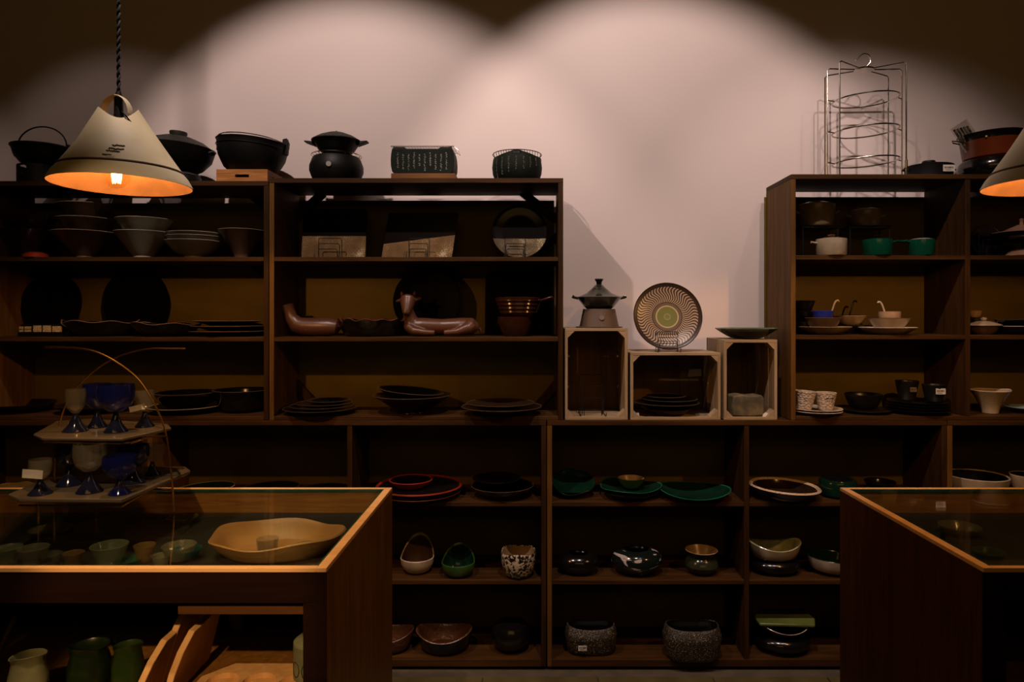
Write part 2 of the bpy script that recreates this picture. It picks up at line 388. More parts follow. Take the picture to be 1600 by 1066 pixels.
# ---------------------------------------------------------------- vessels
def bprof(Rr, h, fr, fh, p, th, n=9, lip=0):
    P = [(0, 0), (fr*.86, 0), (fr, fh*.3 if fh > .001 else .0008)]; M = [0, 0]
    if fh > .001: P.append((fr*.97, fh)); M.append(0)
    for i in range(1, n+1):
        t = i/n; P.append((fr+(Rr-fr)*t**p, fh+(h-fh)*t)); M.append(0)
    if lip: P[-1] = (Rr+lip, h)
    P += [(Rr-th*.4, h+th*.35), (Rr-th, h-th*.1)]; M += [1, 1]
    for i in range(n-1, 0, -1):
        t = i/n; P.append((max(.001, fr+(Rr-fr)*t**p-th), max(fh+th*.6, fh+(h-fh)*t+th*.2))); M.append(2)
    P.append((0, fh+th*.7)); M.append(2)
    return P, M
def D(label, cx, ry, w, Z, Y, mats, foot=.45, fh=0, p=.6, th=.0045, name='plate', cat=None, group=None, seg=40, sx=1, sy=1, fn=None, rot=(0, 0, 0), lip=0, hh=None, n=9, dx=0):
    """an open vessel: centre px, rim-centre py, width px, z of what it stands on, depth"""
    k = s_(Y); Rr = w*k/2; h = hh if hh else max(.008, Z_(ry, Y)-Z)
    P, M = bprof(Rr, h, Rr*foot, fh, p, th, n=n, lip=lip)
    f2 = (lambda x, y, z, t, r: fn(x, y, z, t, r, Rr, h)) if fn else None
    o = MB().lathe(P, seg, M, sx=sx, sy=sy, fn=f2).build(name, mats, loc=(X_(cx, Y), Y, Z+.0004), rot=rot)
    if label: tag(o, label, cat or name.split('_')[-1], group)
    return o
def saddle(amp, n=2, ph=0, pw=2): return lambda x, y, z, t, r, Rr, h: (x, y, z+amp*(max(z, 0)/h)**pw*math.cos(n*t+ph)*min(1, r/Rr+.0))
def wavy(amp, n, ra=0): return lambda x, y, z, t, r, Rr, h: (x*(1+ra*math.cos(n*t)*(r/Rr)**3), y*(1+ra*math.cos(n*t)*(r/Rr)**3), z+amp*(z/h)*(math.sin(n*t)+.5*math.sin((n-2)*t+1))*(r/Rr)**2)
def P(prof, k=1): return [(a*k, b*k) for a, b in prof]
def label_tag(parent, x, y, z, w, h, name='price_tag', dirt=0):
    m = MB().box(x-w/2, x+w/2, y-.0008, y, z-h/2, z+h/2); o = m.build(name, PAPER, parent)
    b = MB(); rr = random.Random(5); u = x-w*.38
    while u < x+w*.36:
        q = rr.uniform(.0008, .0028); b.box(u, u+q, y-.0012, y-.0008, z-h*.08, z+h*.22); u += q+rr.uniform(.0008, .002)
    b.box(x-w*.3, x+w*.2, y-.0012, y-.0008, z-h*.32, z-h*.25)
    return o, b
def easel(label, cx, base_z, Y, w, h, n=3, group='black wire plate stands', dz=.018, mat=None):
    k = s_(Y); W = w*k/2; t = thing('plate_stand', label, 'plate stand', (X_(cx, Y), Y, base_z), group=None)
    r = .0016
    for q in range(n):
        f = 1-q*.28; yy = -q*dz; ww = W*(1-q*.10); hh = h*k*f
        MB().tube([(-ww, yy, r), (-ww, yy, hh-.006), (-ww+.004, yy, hh), (ww-.004, yy, hh), (ww, yy, hh-.006), (ww, yy, r)], r, 6).build('upright_wire', mat or BWI, t)
    for sg in (-1, 1):
        MB().tube([(sg*W, .035, r), (sg*W, -dz*n, r), (sg*W, -dz*n-.006, .008), (sg*W, -dz*n-.006, .018)], r, 6).build('base_wire', mat or BWI, t)
    return t
def disc_plate(label, cx, cy, wpx, Y, mat, tilt=78, foot=.5, h=.02, name='plate', z0=None, rim=None, rz=0):
    """a round plate standing nearly upright, facing the room"""
    k = s_(Y); Rr = wpx*k/2; Pq, M = bprof(Rr, h, Rr*foot, .004, .8, .005)
    zc = Z_(cy, Y) if z0 is None else z0+Rr*math.sin(math.radians(tilt))+.002
    o = MB().lathe(Pq, 64, M).build(name, mat, loc=(X_(cx, Y), Y, zc), rot=(math.radians(tilt), 0, rz))
    return tag(o, label, 'plate')
k1 = s_(.13)
# ---- on top of the left cabinets
def top_pots():
    Y = .13; k = s_(Y)
    # iron pot with bail handle on stove
    t = thing('iron_pot', 'small black iron pot with raised bail handle at far left of cabinet tops', 'pot', (X_(66, Y), Y, ZA0+31*k))
    Pq = P([(0, 0), (20, 0), (29, 5), (37, 16), (40, 27), (42, 29), (42, 31), (39, 31), (37, 17), (27, 7), (0, 3)], k)
    MB().lathe(Pq, 36).build('body', IRON, t)
    for sg in (-1, 1): MB().box(sg*41*k-.006, sg*41*k+.006, -.008, .008, 16*k, 35*k).build('ear', IRON, t, bev=.003)
    MB().tube([(math.cos(PI*i/20)*38*k, 0, 33*k+math.sin(PI*i/20)*30*k) for i in range(21)], .0032, 8).build('bail_handle', IRON, t)
    t = thing('charcoal_stove', 'black iron stove with square window under the bail handled pot', 'stove', (X_(64, Y), Y, ZA0))
    m = MB()
    for i in range(36):
        a = 2*PI*i/36; b = 2*PI*(i+1)/36
        win = (math.sin((a+b)/2) < 0 and -.74 < math.cos((a+b)/2) < -.05) or (math.sin((a+b)/2) > 0 and -.74 < math.cos((a+b)/2) < -.05)
        for z0, z1 in ((0, 12), (12, 29), (29, 31)):
            if win and z0 == 12: continue
            ra, rb = 31*k, 27*k
            v = [(r*math.cos(q), r*math.sin(q), z*k) for z in (z0, z1) for q in (a, b) for r in (ra, rb)]
            m.add(v, [(0, 1, 3, 2), (4, 6, 7, 5), (0, 2, 6, 4), (1, 5, 7, 3), (0, 4, 5, 1), (2, 3, 7, 6)])
    m.lathe(P([(0, 0), (30, 0), (30, 3), (0, 3)], k), 24)
    m.build('stove_body', IRON, t)
    # pot mostly hidden behind the lamp
    t = thing('iron_pot', 'black iron pot half hidden behind the left pendant lamp', 'pot', (X_(158, Y), Y, ZA0))
    MB().lathe(P([(0, 0), (22, 0), (30, 8), (36, 30), (38, 56), (35, 56), (33, 30), (26, 10), (0, 5)], k), 36).build('body', IRON, t)
    for sg in (-1, 1): MB().tube([(sg*32*k, 0, 50*k), (sg*38*k, 0, 54*k), (sg*39*k, 0, 66*k), (sg*37*k, 0, 72*k), (sg*29*k, 0, 75*k)], .0042, 8).build('ear', IRON, t)
    # donabe
    t = thing('lidded_pot', 'wide black lidded hot pot with studded lid beside left pendant lamp', 'pot', (X_(275, Y), Y, ZA0+21*k), (0, math.radians(3.5), 0))
    MB().lathe(P([(0, 0), (24, 0), (38, 8), (50, 22), (54, 38), (55, 40), (51, 40), (47, 24), (35, 11), (0, 5)], k), 44).build('body', IRON, t)
    l = MB().lathe(P([(0, 57), (22, 56), (38, 50), (50, 42), (52, 39), (48, 38), (30, 48), (0, 53)], k), 44).build('lid', IROND2, t)
    MB().lathe(P([(0, 56), (11, 56), (13, 63), (12.5, 65), (0, 65)], k), 20).build('lid_knob', IROND, l)
    for sg in (-1, 1): MB().tube([(sg*50*k, -.02, 33*k), (sg*57*k, -.012, 36*k), (sg*57*k, .012, 36*k), (sg*50*k, .02, 33*k)], .0055, 8).build('handle', IRON, t)
    t = thing('charcoal_stove', 'low round black stove with dotted band under the studded hot pot', 'stove', (X_(283, Y), Y, ZA0))
    MB().lathe(P([(0, 0), (26, 0), (30, 6), (29, 14), (24, 20), (19, 22), (0, 22)], k), 36).build('stove_body', IRON, t)
    MB().lathe(P([(27.5, 16.5), (28, 16.6), (24.7, 20.6), (24.2, 20.4)], k), 36).build('mesh_band', speck('dotted mesh', (.03, .028, .025), (.16, .14, .12), 420, .5), t)
    # wooden box and large pot
    Y0 = .0
    t = thing('wooden_box', 'pale striped pine box with slot handle under the big iron pot', 'box', (X_(378, .03), .03, ZA0))
    kb = s_(.03); Wb = 40*kb; Hb = 20.5*kb; sl = 11*kb; sh = 2.4*kb
    x = MB(); x.box(-Wb, Wb, 0, .012, 0, Hb/2-sh); x.box(-Wb, Wb, 0, .012, Hb/2+sh, Hb); x.box(-Wb, -sl, 0, .012, Hb/2-sh, Hb/2+sh); x.box(sl, Wb, 0, .012, Hb/2-sh, Hb/2+sh)
    x.build('front_board', BX, t)
    MB().box(-Wb, Wb, .21, .222, 0, Hb).build('back_board', BX, t)
    BXy = wood('pine box side', (.34, .15, .05), (.22, .09, .03), axis='y', st=16, s=20)
    MB().box(-Wb, -Wb+.01, .0121, .2099, 0, Hb).build('side_board', BXy, t)
    m = MB(); ys = [.012, .05, .068, .09, .108, .13, .148, .17, .188, .21]
    for i in range(len(ys)-1):
        if i % 2 == 0: m.box(Wb-.01, Wb, ys[i], ys[i+1], 0, Hb)
        else: m.box(Wb-.01, Wb, ys[i], ys[i+1], 0, Hb*.35); m.box(Wb-.01, Wb, ys[i], ys[i+1], Hb*.65, Hb)
    m.build('side_board', BXy, t)
    MB().box(-Wb+.01, Wb-.01, .0121, .2099, Hb-.014, Hb-.003).build('top_board', BX, t)
    Y = .14; k = s_(Y)
    t = thing('iron_pot', 'large open black iron pot standing on the pine box', 'pot', (X_(392, Y), Y, ZA0+Hb), (0, math.radians(4), 0))
    MB().lathe(P([(0, 0), (30, 0), (40, 8), (49, 25), (52, 40), (52.5, 47), (54, 49), (52, 50), (49, 47), (46, 26), (37, 11), (0, 4)], k), 48).build('body', IRON, t)
    MB().lathe(P([(52.6, 40), (53.4, 40.6), (52.8, 41.4)], k), 48).build('rib', IRON, t)
    for sg in (-1, 1): MB().prism([(a*k, b*k) for a, b in ((sg*51-4, 34), (sg*51+4, 34), (sg*51+5, 52), (sg*51+2, 60), (sg*51-4, 58))], -.012, .012).build('ear', IRON, t, bev=.002)
    MB().tube([(math.cos(-PI*i/24)*50*k, math.sin(-PI*i/24)*52*k, (50.5+2*math.sin(PI*i/24))*k) for i in range(25)], .0022, 6).build('bail_handle', CHR, t)
    # black pot on round stove with emblem
    Y = .12; k = s_(Y); z = ZB0
    t = thing('charcoal_stove', 'round black stove with a small silver emblem and grate', 'stove', (X_(526, Y), Y, z))
    zz = lambda py: (283-py)
    MB().lathe(P([(0, 0), (31, 0), (36, 5), (41, 18), (41, 26), (37, 37), (35, 40), (32, 40), (34, 36), (37, 24), (30, 6), (0, 4)], k), 44).build('stove_body', IRON, t)
    g = MB(); g.tube([(math.cos(a*PI/18)*38*k, math.sin(a*PI/18)*38*k, 43*k) for a in range(36)], .0018, 6, closed=True)
    for i in range(-5, 6): h = math.sqrt(38**2-(i*6.5)**2)*k; g.tube([(i*6.5*k, -h, 43*k), (i*6.5*k, h, 43*k)], .0010, 5)
    for a in (0, 2.1, 4.2): g.tube([(math.cos(a)*36*k, math.sin(a)*36*k, 39*k), (math.cos(a)*36*k, math.sin(a)*36*k, 43*k)], .002, 5)
    g.build('grate', CHR, t)
    MB().tube([(0, -41.3*k, 22*k), (0, -41.3*k-.003, 22*k)], 4*k, 16).build('emblem', glaze('silver emblem', (.35, .33, .3), .4), t, smooth=False)
    t = thing('lidded_pot', 'black lidded shallow pot with two ears on the emblem stove', 'pot', (X_(526, Y), Y, z+44.2*k))
    MB().lathe(P([(0, 0), (19, 0), (27, 7), (34, 18), (37, 22), (34, 23), (24, 9), (0, 3)], k), 40).build('body', IRON, t)
    l = MB().lathe(P([(0, 35.5), (14, 34), (27, 29), (38, 22.3), (38, 21), (36, 22), (0, 33)], k), 40).build('lid', IROND, t)
    MB().tube([(0, -.004, 35*k), (0, -.004, 38*k), (0, .004, 38*k), (0, .004, 35*k)], .0022, 6).build('lid_knob', IROND, l)
    for sg in (-1, 1): MB().prism([(a*k*sg, b*k) for a, b in ((33, 14), (45, 18.5), (49, 20), (49, 22), (42, 21.5), (35, 20.5))], -.018, .018).build('handle', IRON, t, bev=.002)
    # rectangular grill
    t = thing('wooden_board', 'thin brown wooden board under the rectangular tabletop grill', 'board', (X_(661, .03), .03, z))
    MB().box(-.133, .133, 0, .20, .0045, .026).build('board_top', wood('brown board', (.20, .09, .03), (.11, .045, .015), st=16), t, bev=.002)
    for sg in (-1, 1): MB().box(sg*.09-.015, sg*.09+.015, .01, .19, 0, .0044).build('foot', SW, t)
    Y = .045; k = s_(Y)
    t = thing('tabletop_grill', 'rectangular black tabletop grill with columns of white brush writing', 'grill', (X_(660, Y), Y, z+.0265))
    def ring(hw, y0, y1, zt):  # bowed box side outline
        return [(-hw, y0, zt), (hw, y0, zt), (hw, y1, zt), (-hw, y1, zt)]
    def shell(hw0, lev, th, y1):
        m = MB()
        outer = []; 
        return m
    m = MB(); W = 49.5*k; H = 39*k; Dp = .13
    lev = [(0, .88), (.08, .95), (.3, .99), (.55, 1.0), (.8, .985), (1, .955)]
    vs = []; fs = []
    for zt, f in lev:
        for (a, b) in ((-W*f, -.004*f), (W*f, -.004*f), (W*f, Dp+.004*f), (-W*f, Dp+.004*f)): vs.append((a, b, zt*H))
    vs.append(None); vs.pop()
    for i in range(len(lev)-1):
        for j in range(4): q = (j+1) % 4; fs.append((i*4+j, i*4+q, i*4+4+q, i*4+4+j))
    fs.append((3, 2, 1, 0))
    base = len(vs); i0 = (len(lev)-1)*4; f = .955; e = .008
    vs += [(-W*f+e, e, H), (W*f-e, e, H), (W*f-e, Dp-e, H), (-W*f+e, Dp-e, H), (-W*.9+e, e, H*.25), (W*.9-e, e, H*.25), (W*.9-e, Dp-e, H*.25), (-W*.9+e, Dp-e, H*.25)]
    for j in range(4): q = (j+1) % 4; fs += [(i0+j, i0+q, base+q, base+j), (base+j, base+q, base+4+q, base+4+j)]
    fs.append((base+4, base+5, base+6, base+7))
    m.add(vs, fs); m.build('grill_body', glaze('black grill clay', (.007, .010, .006), .65, spec=.12), t, bev=.002)
    # corner posts raising the mesh
    for a, b in ((-1, 0), (1, 0), (-1, 1), (1, 1)): MB().prism([(a*46*k, H-.001), (a*24*k, H-.001), (a*28*k, H+.008), (a*46*k, H+.010)] if a > 0 else [(a*24*k, H-.001), (a*46*k, H-.001), (a*46*k, H+.010), (a*28*k, H+.008)], b*(Dp-.010)+.001, b*(Dp-.010)+.009).build('mesh_support', IRON, t)
    g = MB(); zt = H+.0115; g.tube([(-W, 0, zt), (W, 0, zt), (W, Dp, zt), (-W, Dp, zt)], .0014, 5, closed=True)
    for i in range(1, 22): g.tube([(-W+2*W*i/22, 0, zt), (-W+2*W*i/22, Dp, zt)], .0006, 4)
    for i in range(1, 10): g.tube([(-W, Dp*i/10, zt), (W, Dp*i/10, zt)], .0006, 4)
    g.tube([(W, .01, zt), (W+.014, .01, zt-.012), (W+.014, Dp-.01, zt-.012), (W, Dp-.01, zt)], .0012, 5)
    g.build('grill_mesh', CHR, t)
    rr = random.Random(11)
    def scribble(m, fx, ztop, zbot, wd):
        zc = ztop
        while zc > zbot:
            pts = [fx(rr.uniform(-wd, wd), zc-rr.uniform(0, .006)) for _ in range(4)]; m.tube(pts, [.0004, .0009, .0007, .0003], 4); 
            if rr.random() < .6: m.tube([fx(rr.uniform(-wd, 0), zc-.002), fx(rr.uniform(0, wd), zc-.0035)], .0008, 4)
            zc -= rr.uniform(.0045, .008)
    m = MB()
    for i in range(10):
        x0 = -38*k+i*8.4*k; zlo = H*rr.uniform(.12, .35)
        def fx(u, zz, x0=x0):
            tt = zz/H; f = 1.0 if tt < .55 else 1.0-.045*(tt-.55)/.45
            return (x0+u, -.0046*f-.0003, zz)
        scribble(m, fx, H*.82-(.003 if i % 3 else -.004), zlo, .0042)
    m.build('brush_writing', CHALK, t)
    # round grill
    Y = .12; k = s_(Y)
    t = thing('tabletop_grill', 'round black tabletop grill with wire grate and faint brush writing', 'grill', (X_(808, Y), Y, z))
    pr = [(0, 0), (31, 0), (34, 3), (38, 14), (39, 24), (37.5, 36), (36, 41), (32, 41), (35, 24), (30, 6), (0, 4)]
    MB().lathe(P(pr, k), 48, fn=lambda x, y, z_, th, r: (x, y, z_+(max(0, z_/k-34)/7)**2*k*(2.5*math.cos(3*th+PI/2*3)))).build('grill_body', glaze('black grill clay', (.007, .010, .006), .65, spec=.12), t)
    for a in (-90, 30, 150):
        a = math.radians(a); MB().lathe(P([(8, 0), (7, 5), (0, 6)], k), 12, c=(math.cos(a)*35*k, math.sin(a)*35*k, 39*k), sy=.35).build('grate_support', IRON, t)
    g = MB(); zt = 44.5*k; g.tube([(math.cos(a*PI/20)*38*k, math.sin(a*PI/20)*38*k, zt) for a in range(40)], .0018, 6, closed=True)
    for i in range(-9, 10): h = math.sqrt(38**2-(i*4)**2)*k; g.tube([(i*4*k, -h, zt), (i*4*k, h, zt)], .0015, 5)
    g.build('grate', BWI, t)
    m = MB()
    for i in range(7):
        a = math.radians(-90-52+i*17)
        def fx(u, zz, a=a):
            r = 39.3*k-abs(zz/k-22)**2*.009*k; q = a+u/r; return (math.cos(q)*r, math.sin(q)*r, zz)
        scribble(m, fx, 35*k, (5+i*3)*k, .0036)
    m.build('brush_writing', glaze('faint calligraphy', (.22, .22, .19), .8), t)
top_pots()
# ---- on top of the right cabinet
def rack():
    Yc = .165; k = s_(Yc); x0 = X_(1350, Yc)
    t = thing('wire_rack', 'tall chrome wire hanging rack with three rings on right cabinet', 'rack', (x0, Yc, ZC0))
    H = lambda py, y: Z_(py, Yc+y)-ZC0
    r = .0033; zt = H(109, 0); 
    ups = [(-.151, -.10), (.137, -.085), (-.161, -.005), (.164, 0), (-.133, .085), (.152, .09)]
    for i, (a, b) in enumerate(ups):
        L = math.hypot(a, b); ux, uy = a/L, b/L
        MB().tube([(ux*.035, uy*.035, zt), (a-ux*.01, b-uy*.01, zt+.002), (a, b, zt-.006), (a, b, .0)], r, 8).build('upright_wire', CHR, t)
    hb = MB().lathe([(0, -.004), (.036, -.004), (.038, 0), (.036, .003), (0, .004)], 32, c=(0, 0, zt), sx=1.15).build('hub_plate', CHR, t)
    MB().tube([(.004, 0, zt), (.010, 0, zt+.012), (.027, 0, zt+.032), (.028, 0, zt+.050), (.018, 0, zt+.066), (.0, 0, zt+.070), (-.015, 0, zt+.062), (-.036, 0, zt+.040)], .0032, 8).build('hook', CHR, t)
    for j, py in enumerate((156, 205, 253)):
        z0 = H(py, 0); m = MB()
        cx = .006
        P0 = [(cx+math.cos(a*PI/24)*.136, math.sin(a*PI/24)*.118, z0+.008*math.cos(a*PI/24)) for a in range(48)]
        m.tube(P0, 0.0033, 8, closed=True)
        m.tube([(-.160, -.005, z0-.004), (-.128, -.004, z0-.010)], .0025, 6); m.tube([(.162, 0, z0+.004), (.140, 0, z0+.012)], .0025, 6)
        m.build('ring', CHR, t)
    MB().tube([(.137, -.085, H(250, -.085)), (.137, -.085, H(262, -.085))], .006, 10).build('joint_clip', CHR, t)
rack()
def right_top():
    Y = .13; k = s_(Y)
    t = thing('lidded_pan', 'low black lidded pan with white price tag beside the wire rack', 'pan', (X_(1451, Y), Y, ZC0))
    MB().lathe(P([(0, 0), (29, 0), (33, 3), (34, 19), (35, 21), (33, 21), (31, 5), (0, 3)], k), 40).build('body', IRON, t)
    l = MB().lathe(P([(0, 24), (20, 23.5), (34, 21.5), (34, 20.5), (0, 22)], k), 40).build('lid', IROND, t)
    MB().lathe(P([(0, 24), (7, 24), (7, 26), (10, 27.5), (9, 30), (0, 30.5)], k), 20).build('lid_knob', IRON, l)
    for sg in (-1, 1): MB().tube([(sg*33*k, -.012, 15*k), (sg*40*k, -.008, 16*k), (sg*40*k, .008, 16*k), (sg*33*k, .012, 15*k)], .004, 6).build('handle', IRON, t)
    o, b = label_tag(t, 0+.03, -34.2*k, 12*k, 18*k, 10*k); b.build('barcode', INK, o)
    o.location.x = 0
    t = thing('iron_pot', 'rounded glossy black pot under the copper red pot', 'pot', (X_(1546, Y), Y, ZC0))
    MB().lathe(P([(0, 0), (36, 0), (42, 8), (44, 16), (42, 26), (38, 30), (35, 30), (38, 16), (34, 5), (0, 3)], k), 44).build('body', BLK, t)
    z = ZC0+30*k
    t = thing('copper_pot', 'copper red enamel pot with loop handles at top right', 'pot', (X_(1549, Y), Y, z+.001), (0, math.radians(-2), 0))
    MB().lathe(P([(0, 0), (35, 0), (39, 4), (42, 30), (44, 38), (46, 40), (43, 41), (41, 33), (38, 6), (0, 3)], k), 48, [0]*3+[1]*7).build('body', [REDR, BLK], t)
    for sg in (-1, 1): MB().tube([(sg*42*k, -.016, 28*k), (sg*56*k, -.014, 31*k), (sg*60*k, 0, 33*k), (sg*56*k, .014, 31*k), (sg*42*k, .016, 28*k)], .003, 8).build('handle', CHR, t)
    MB().tube([(-28*k, -32*k, 31*k), (-29*k, -33.5*k, 31*k)], .004, 10).build('rivet', CHR, t)
    t = thing('chopstick_packet', 'clear packet of dark patterned chopsticks standing in copper pot', 'packet', (X_(1528, Y), Y-.01, z+.034))
    M = Matrix.Rotation(math.radians(-33), 4, 'Y')
    for i in range(5):
        MB().box(-.042+i*.0135, -.034+i*.0135, -.003, .002, -.01, .142-i*.004, M=M).build('chopstick', glaze('dark patterned bamboo', (.20, .16, .11), .4, c2=(.02, .018, .015), sc_=60), t)
    MB().box(-.048, .030, -.006, .005, .03, .152, M=M).build('plastic_sleeve', glass('plastic film', (.86, .84, .82), .06), t, smooth=False)
right_top()
# ---- shelf one, left unit: nested footed bowls
def nested(): 
    Y = .13; k = s_(Y); b0 = Z1+.001
    def st(cx, rims, w, mats, foot, p, labels, mi=None, fh=.012):
        h = Z_(rims[0], Y)-b0
        for i, (r, l) in enumerate(zip(rims, labels)):
            wi = w[i] if isinstance(w, list) else w
            z = b0+(rims[0]-r)*k
            D(l, cx+(i*2 if len(rims) > 1 else 0), r, wi, z, Y, mats, foot=foot, fh=fh, p=p, th=.003, name='bowl', hh=h)
    st(44, [361, 340], 76, [BRG, BRG, BRG], .34, 1.1, ['dark wide bowl at far left with a nested bowl, lower', 'dark wide bowl nested uppermost at far left'])
    MB_ = MB().lathe(P([(0, 0), (17, 0), (16, 5), (9, 8), (0, 8)], k), 28).build('saucer', REDL, loc=(X_(56, .04), .04, b0)); tag(MB_, 'small red lacquer cup upside down before the far left bowls', 'cup')
    st(132, [364, 343, 321], [92, 82, 80], [BRN, CRM, BRN], .30, 1.15, ['brown footed bowl at bottom of the three nested under the lamp', 'middle brown bowl of the three nested under the lamp', 'topmost brown bowl of the three nested under the lamp'])
    st(224, [364, 344], 83, [CEL, WHT, CELI], .36, 1.0, ['pale celadon footed bowl, lower of the pair right of the lamp', 'pale celadon bowl nested on its twin right of the lamp'])
    st(303, [378, 371], 84, [CEL, WHT, CELI], .36, .62, ['rounded pale bowl at bottom of the triple stack', 'rounded pale bowl nested in the middle of the triple stack'])
    D('flared pale bowl on top of the triple stack', 305, 349, 83, b0+(378-371)*k+.015, Y, [CEL, WHT, CELI], foot=.36, fh=.008, p=1.0, th=.003, name='bowl', hh=.075)
    st(378, [361], 70, [BRN, CRM, TANG], .33, 1.2, ['single brown conical bowl beside the cabinet divider'])
nested()
# ---- shelf one, middle unit: lacquer plates on stands
def lacquer(name, kind, split, slope, lo=(.17, .10, .045), fleck=(.55, .45, .28)):  # gold below and black above: lit and shaded parts painted into the colour
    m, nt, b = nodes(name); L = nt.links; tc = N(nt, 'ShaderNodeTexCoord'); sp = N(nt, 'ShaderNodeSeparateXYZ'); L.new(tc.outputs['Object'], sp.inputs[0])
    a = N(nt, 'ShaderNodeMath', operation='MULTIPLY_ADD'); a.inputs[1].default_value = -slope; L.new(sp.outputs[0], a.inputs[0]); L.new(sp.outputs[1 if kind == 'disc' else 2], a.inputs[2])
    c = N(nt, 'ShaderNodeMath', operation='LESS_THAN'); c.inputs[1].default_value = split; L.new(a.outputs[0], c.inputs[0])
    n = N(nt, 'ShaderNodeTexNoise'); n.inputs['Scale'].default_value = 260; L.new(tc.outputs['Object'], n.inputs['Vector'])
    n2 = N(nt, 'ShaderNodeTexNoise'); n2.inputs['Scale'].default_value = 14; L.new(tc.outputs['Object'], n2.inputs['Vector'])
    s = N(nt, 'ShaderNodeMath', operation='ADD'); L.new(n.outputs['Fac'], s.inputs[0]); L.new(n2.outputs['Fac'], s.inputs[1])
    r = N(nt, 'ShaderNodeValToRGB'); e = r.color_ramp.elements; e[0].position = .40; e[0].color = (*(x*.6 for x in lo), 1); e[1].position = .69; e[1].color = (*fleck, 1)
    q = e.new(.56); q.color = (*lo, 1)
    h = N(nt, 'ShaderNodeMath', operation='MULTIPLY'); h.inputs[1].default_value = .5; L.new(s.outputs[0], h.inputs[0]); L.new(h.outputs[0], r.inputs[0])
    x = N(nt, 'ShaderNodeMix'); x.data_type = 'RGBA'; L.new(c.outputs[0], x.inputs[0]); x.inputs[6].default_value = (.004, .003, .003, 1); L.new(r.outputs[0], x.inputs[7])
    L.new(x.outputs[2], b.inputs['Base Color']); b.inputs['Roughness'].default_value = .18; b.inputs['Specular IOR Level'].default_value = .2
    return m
def lacquers():
    Y = .15; k = s_(Y); zb_ = Z1+.001
    for (l, x0, x1, yt, yb, skew, sp, sl) in (('square black lacquer plate with lower gold band of painted light, left of three', 471, 571, 318, 399, 0, -.010, 0), ('slanting black lacquer plate with sparkling lower band of painted light', 596, 706, 324, 399, 9, -.010, .13)):
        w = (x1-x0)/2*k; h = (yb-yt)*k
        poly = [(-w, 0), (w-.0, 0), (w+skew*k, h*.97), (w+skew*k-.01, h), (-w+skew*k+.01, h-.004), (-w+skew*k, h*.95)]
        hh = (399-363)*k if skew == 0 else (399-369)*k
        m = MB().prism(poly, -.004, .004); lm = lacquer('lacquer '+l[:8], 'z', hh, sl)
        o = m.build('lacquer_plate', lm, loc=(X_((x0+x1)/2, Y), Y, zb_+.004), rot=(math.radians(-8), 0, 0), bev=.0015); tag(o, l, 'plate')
    o = disc_plate('round black lacquer plate with lower gold crescent of painted light', 812, 361, 86, Y, lacquer('lacquer round', 'disc', -.032, 0, (.12, .085, .05)), h=.012, name='lacquer_plate', z0=zb_, tilt=80)
    for cx, l, w in ((516, 'black wire stand before the square lacquer plate', 36), (655, 'black wire stand before the slanting lacquer plate', 32), (805, 'black wire stand before the round lacquer plate', 32)):
        easel(l, cx, zb_, .105, w, 32, 3)
lacquers()
# ---- shelf two, left unit
def shelf2a():
    z = Z2+.001
    disc_plate('large black round plate standing at the back behind wavy platters', 215, 465, 104, .235, [BLKX]*3, z0=z, tilt=84)
    disc_plate('dark round plate standing at far left back corner', 85, 480, 96, .235, [BLKX]*3, z0=z, tilt=84)
    # gold leaf tray
    Y = .06; k = s_(Y); t = thing('gold_leaf_dish', 'flat dark dish with gold leaf squares along its side', 'dish', (X_(66, Y), Y, z))
    MB().prism([(-39*k, 0), (39*k, 0), (42*k, 12*k), (36*k, 19*k), (-32*k, 19*k), (-38*k, 9*k)], 0, .16).build('dish_body', BLK, t, bev=.002)
    GLF = glaze('gold leaf', (.85, .60, .28), .35, c2=(.35, .22, .09), sc_=260, metal=.4)
    for a, b, c, d in ((-36, -29, 7, 10.5), (-27.5, -17, 7, 10.5), (-36, -29, 11.5, 15.5), (-27.5, -17, 11.5, 15.5), (-14, -1, 7, 17), (1, 14, 7, 17), (16, 31, 7, 16)):
        MB().box(a*k, b*k, -.001, 0, c*k, d*k).build('gold_square', GLF, t)
    cop = glaze('copper lustre', (.40, .20, .09), .25, metal=.5)
    D('black platter with wavy copper rim, left of the two wavy ones', 158, 503, 112, z, .14, [BLK, cop, BLK], foot=.6, p=.8, name='platter', cat='platter', fn=wavy(.006, 6, .03), sy=.85, seg=72, th=.006)
    D('black platter with wavy copper rim, right of the two wavy ones', 262, 506, 104, z, .11, [BLK, cop, BLK], foot=.6, p=.8, name='platter', cat='platter', fn=wavy(.006, 5, .03), sy=.9, seg=72, th=.005)
    for i, (r, l) in enumerate(((522, 'bottom'), (514, 'middle'), (506, 'top'))):
        D(l+' plate of the three dark copper-rimmed plates by the divider', 356, r, 112-i*4, z+i*.022, .14, [BLK, cop, BRG], foot=.5, p=1.2, th=.004, hh=.020)
shelf2a()
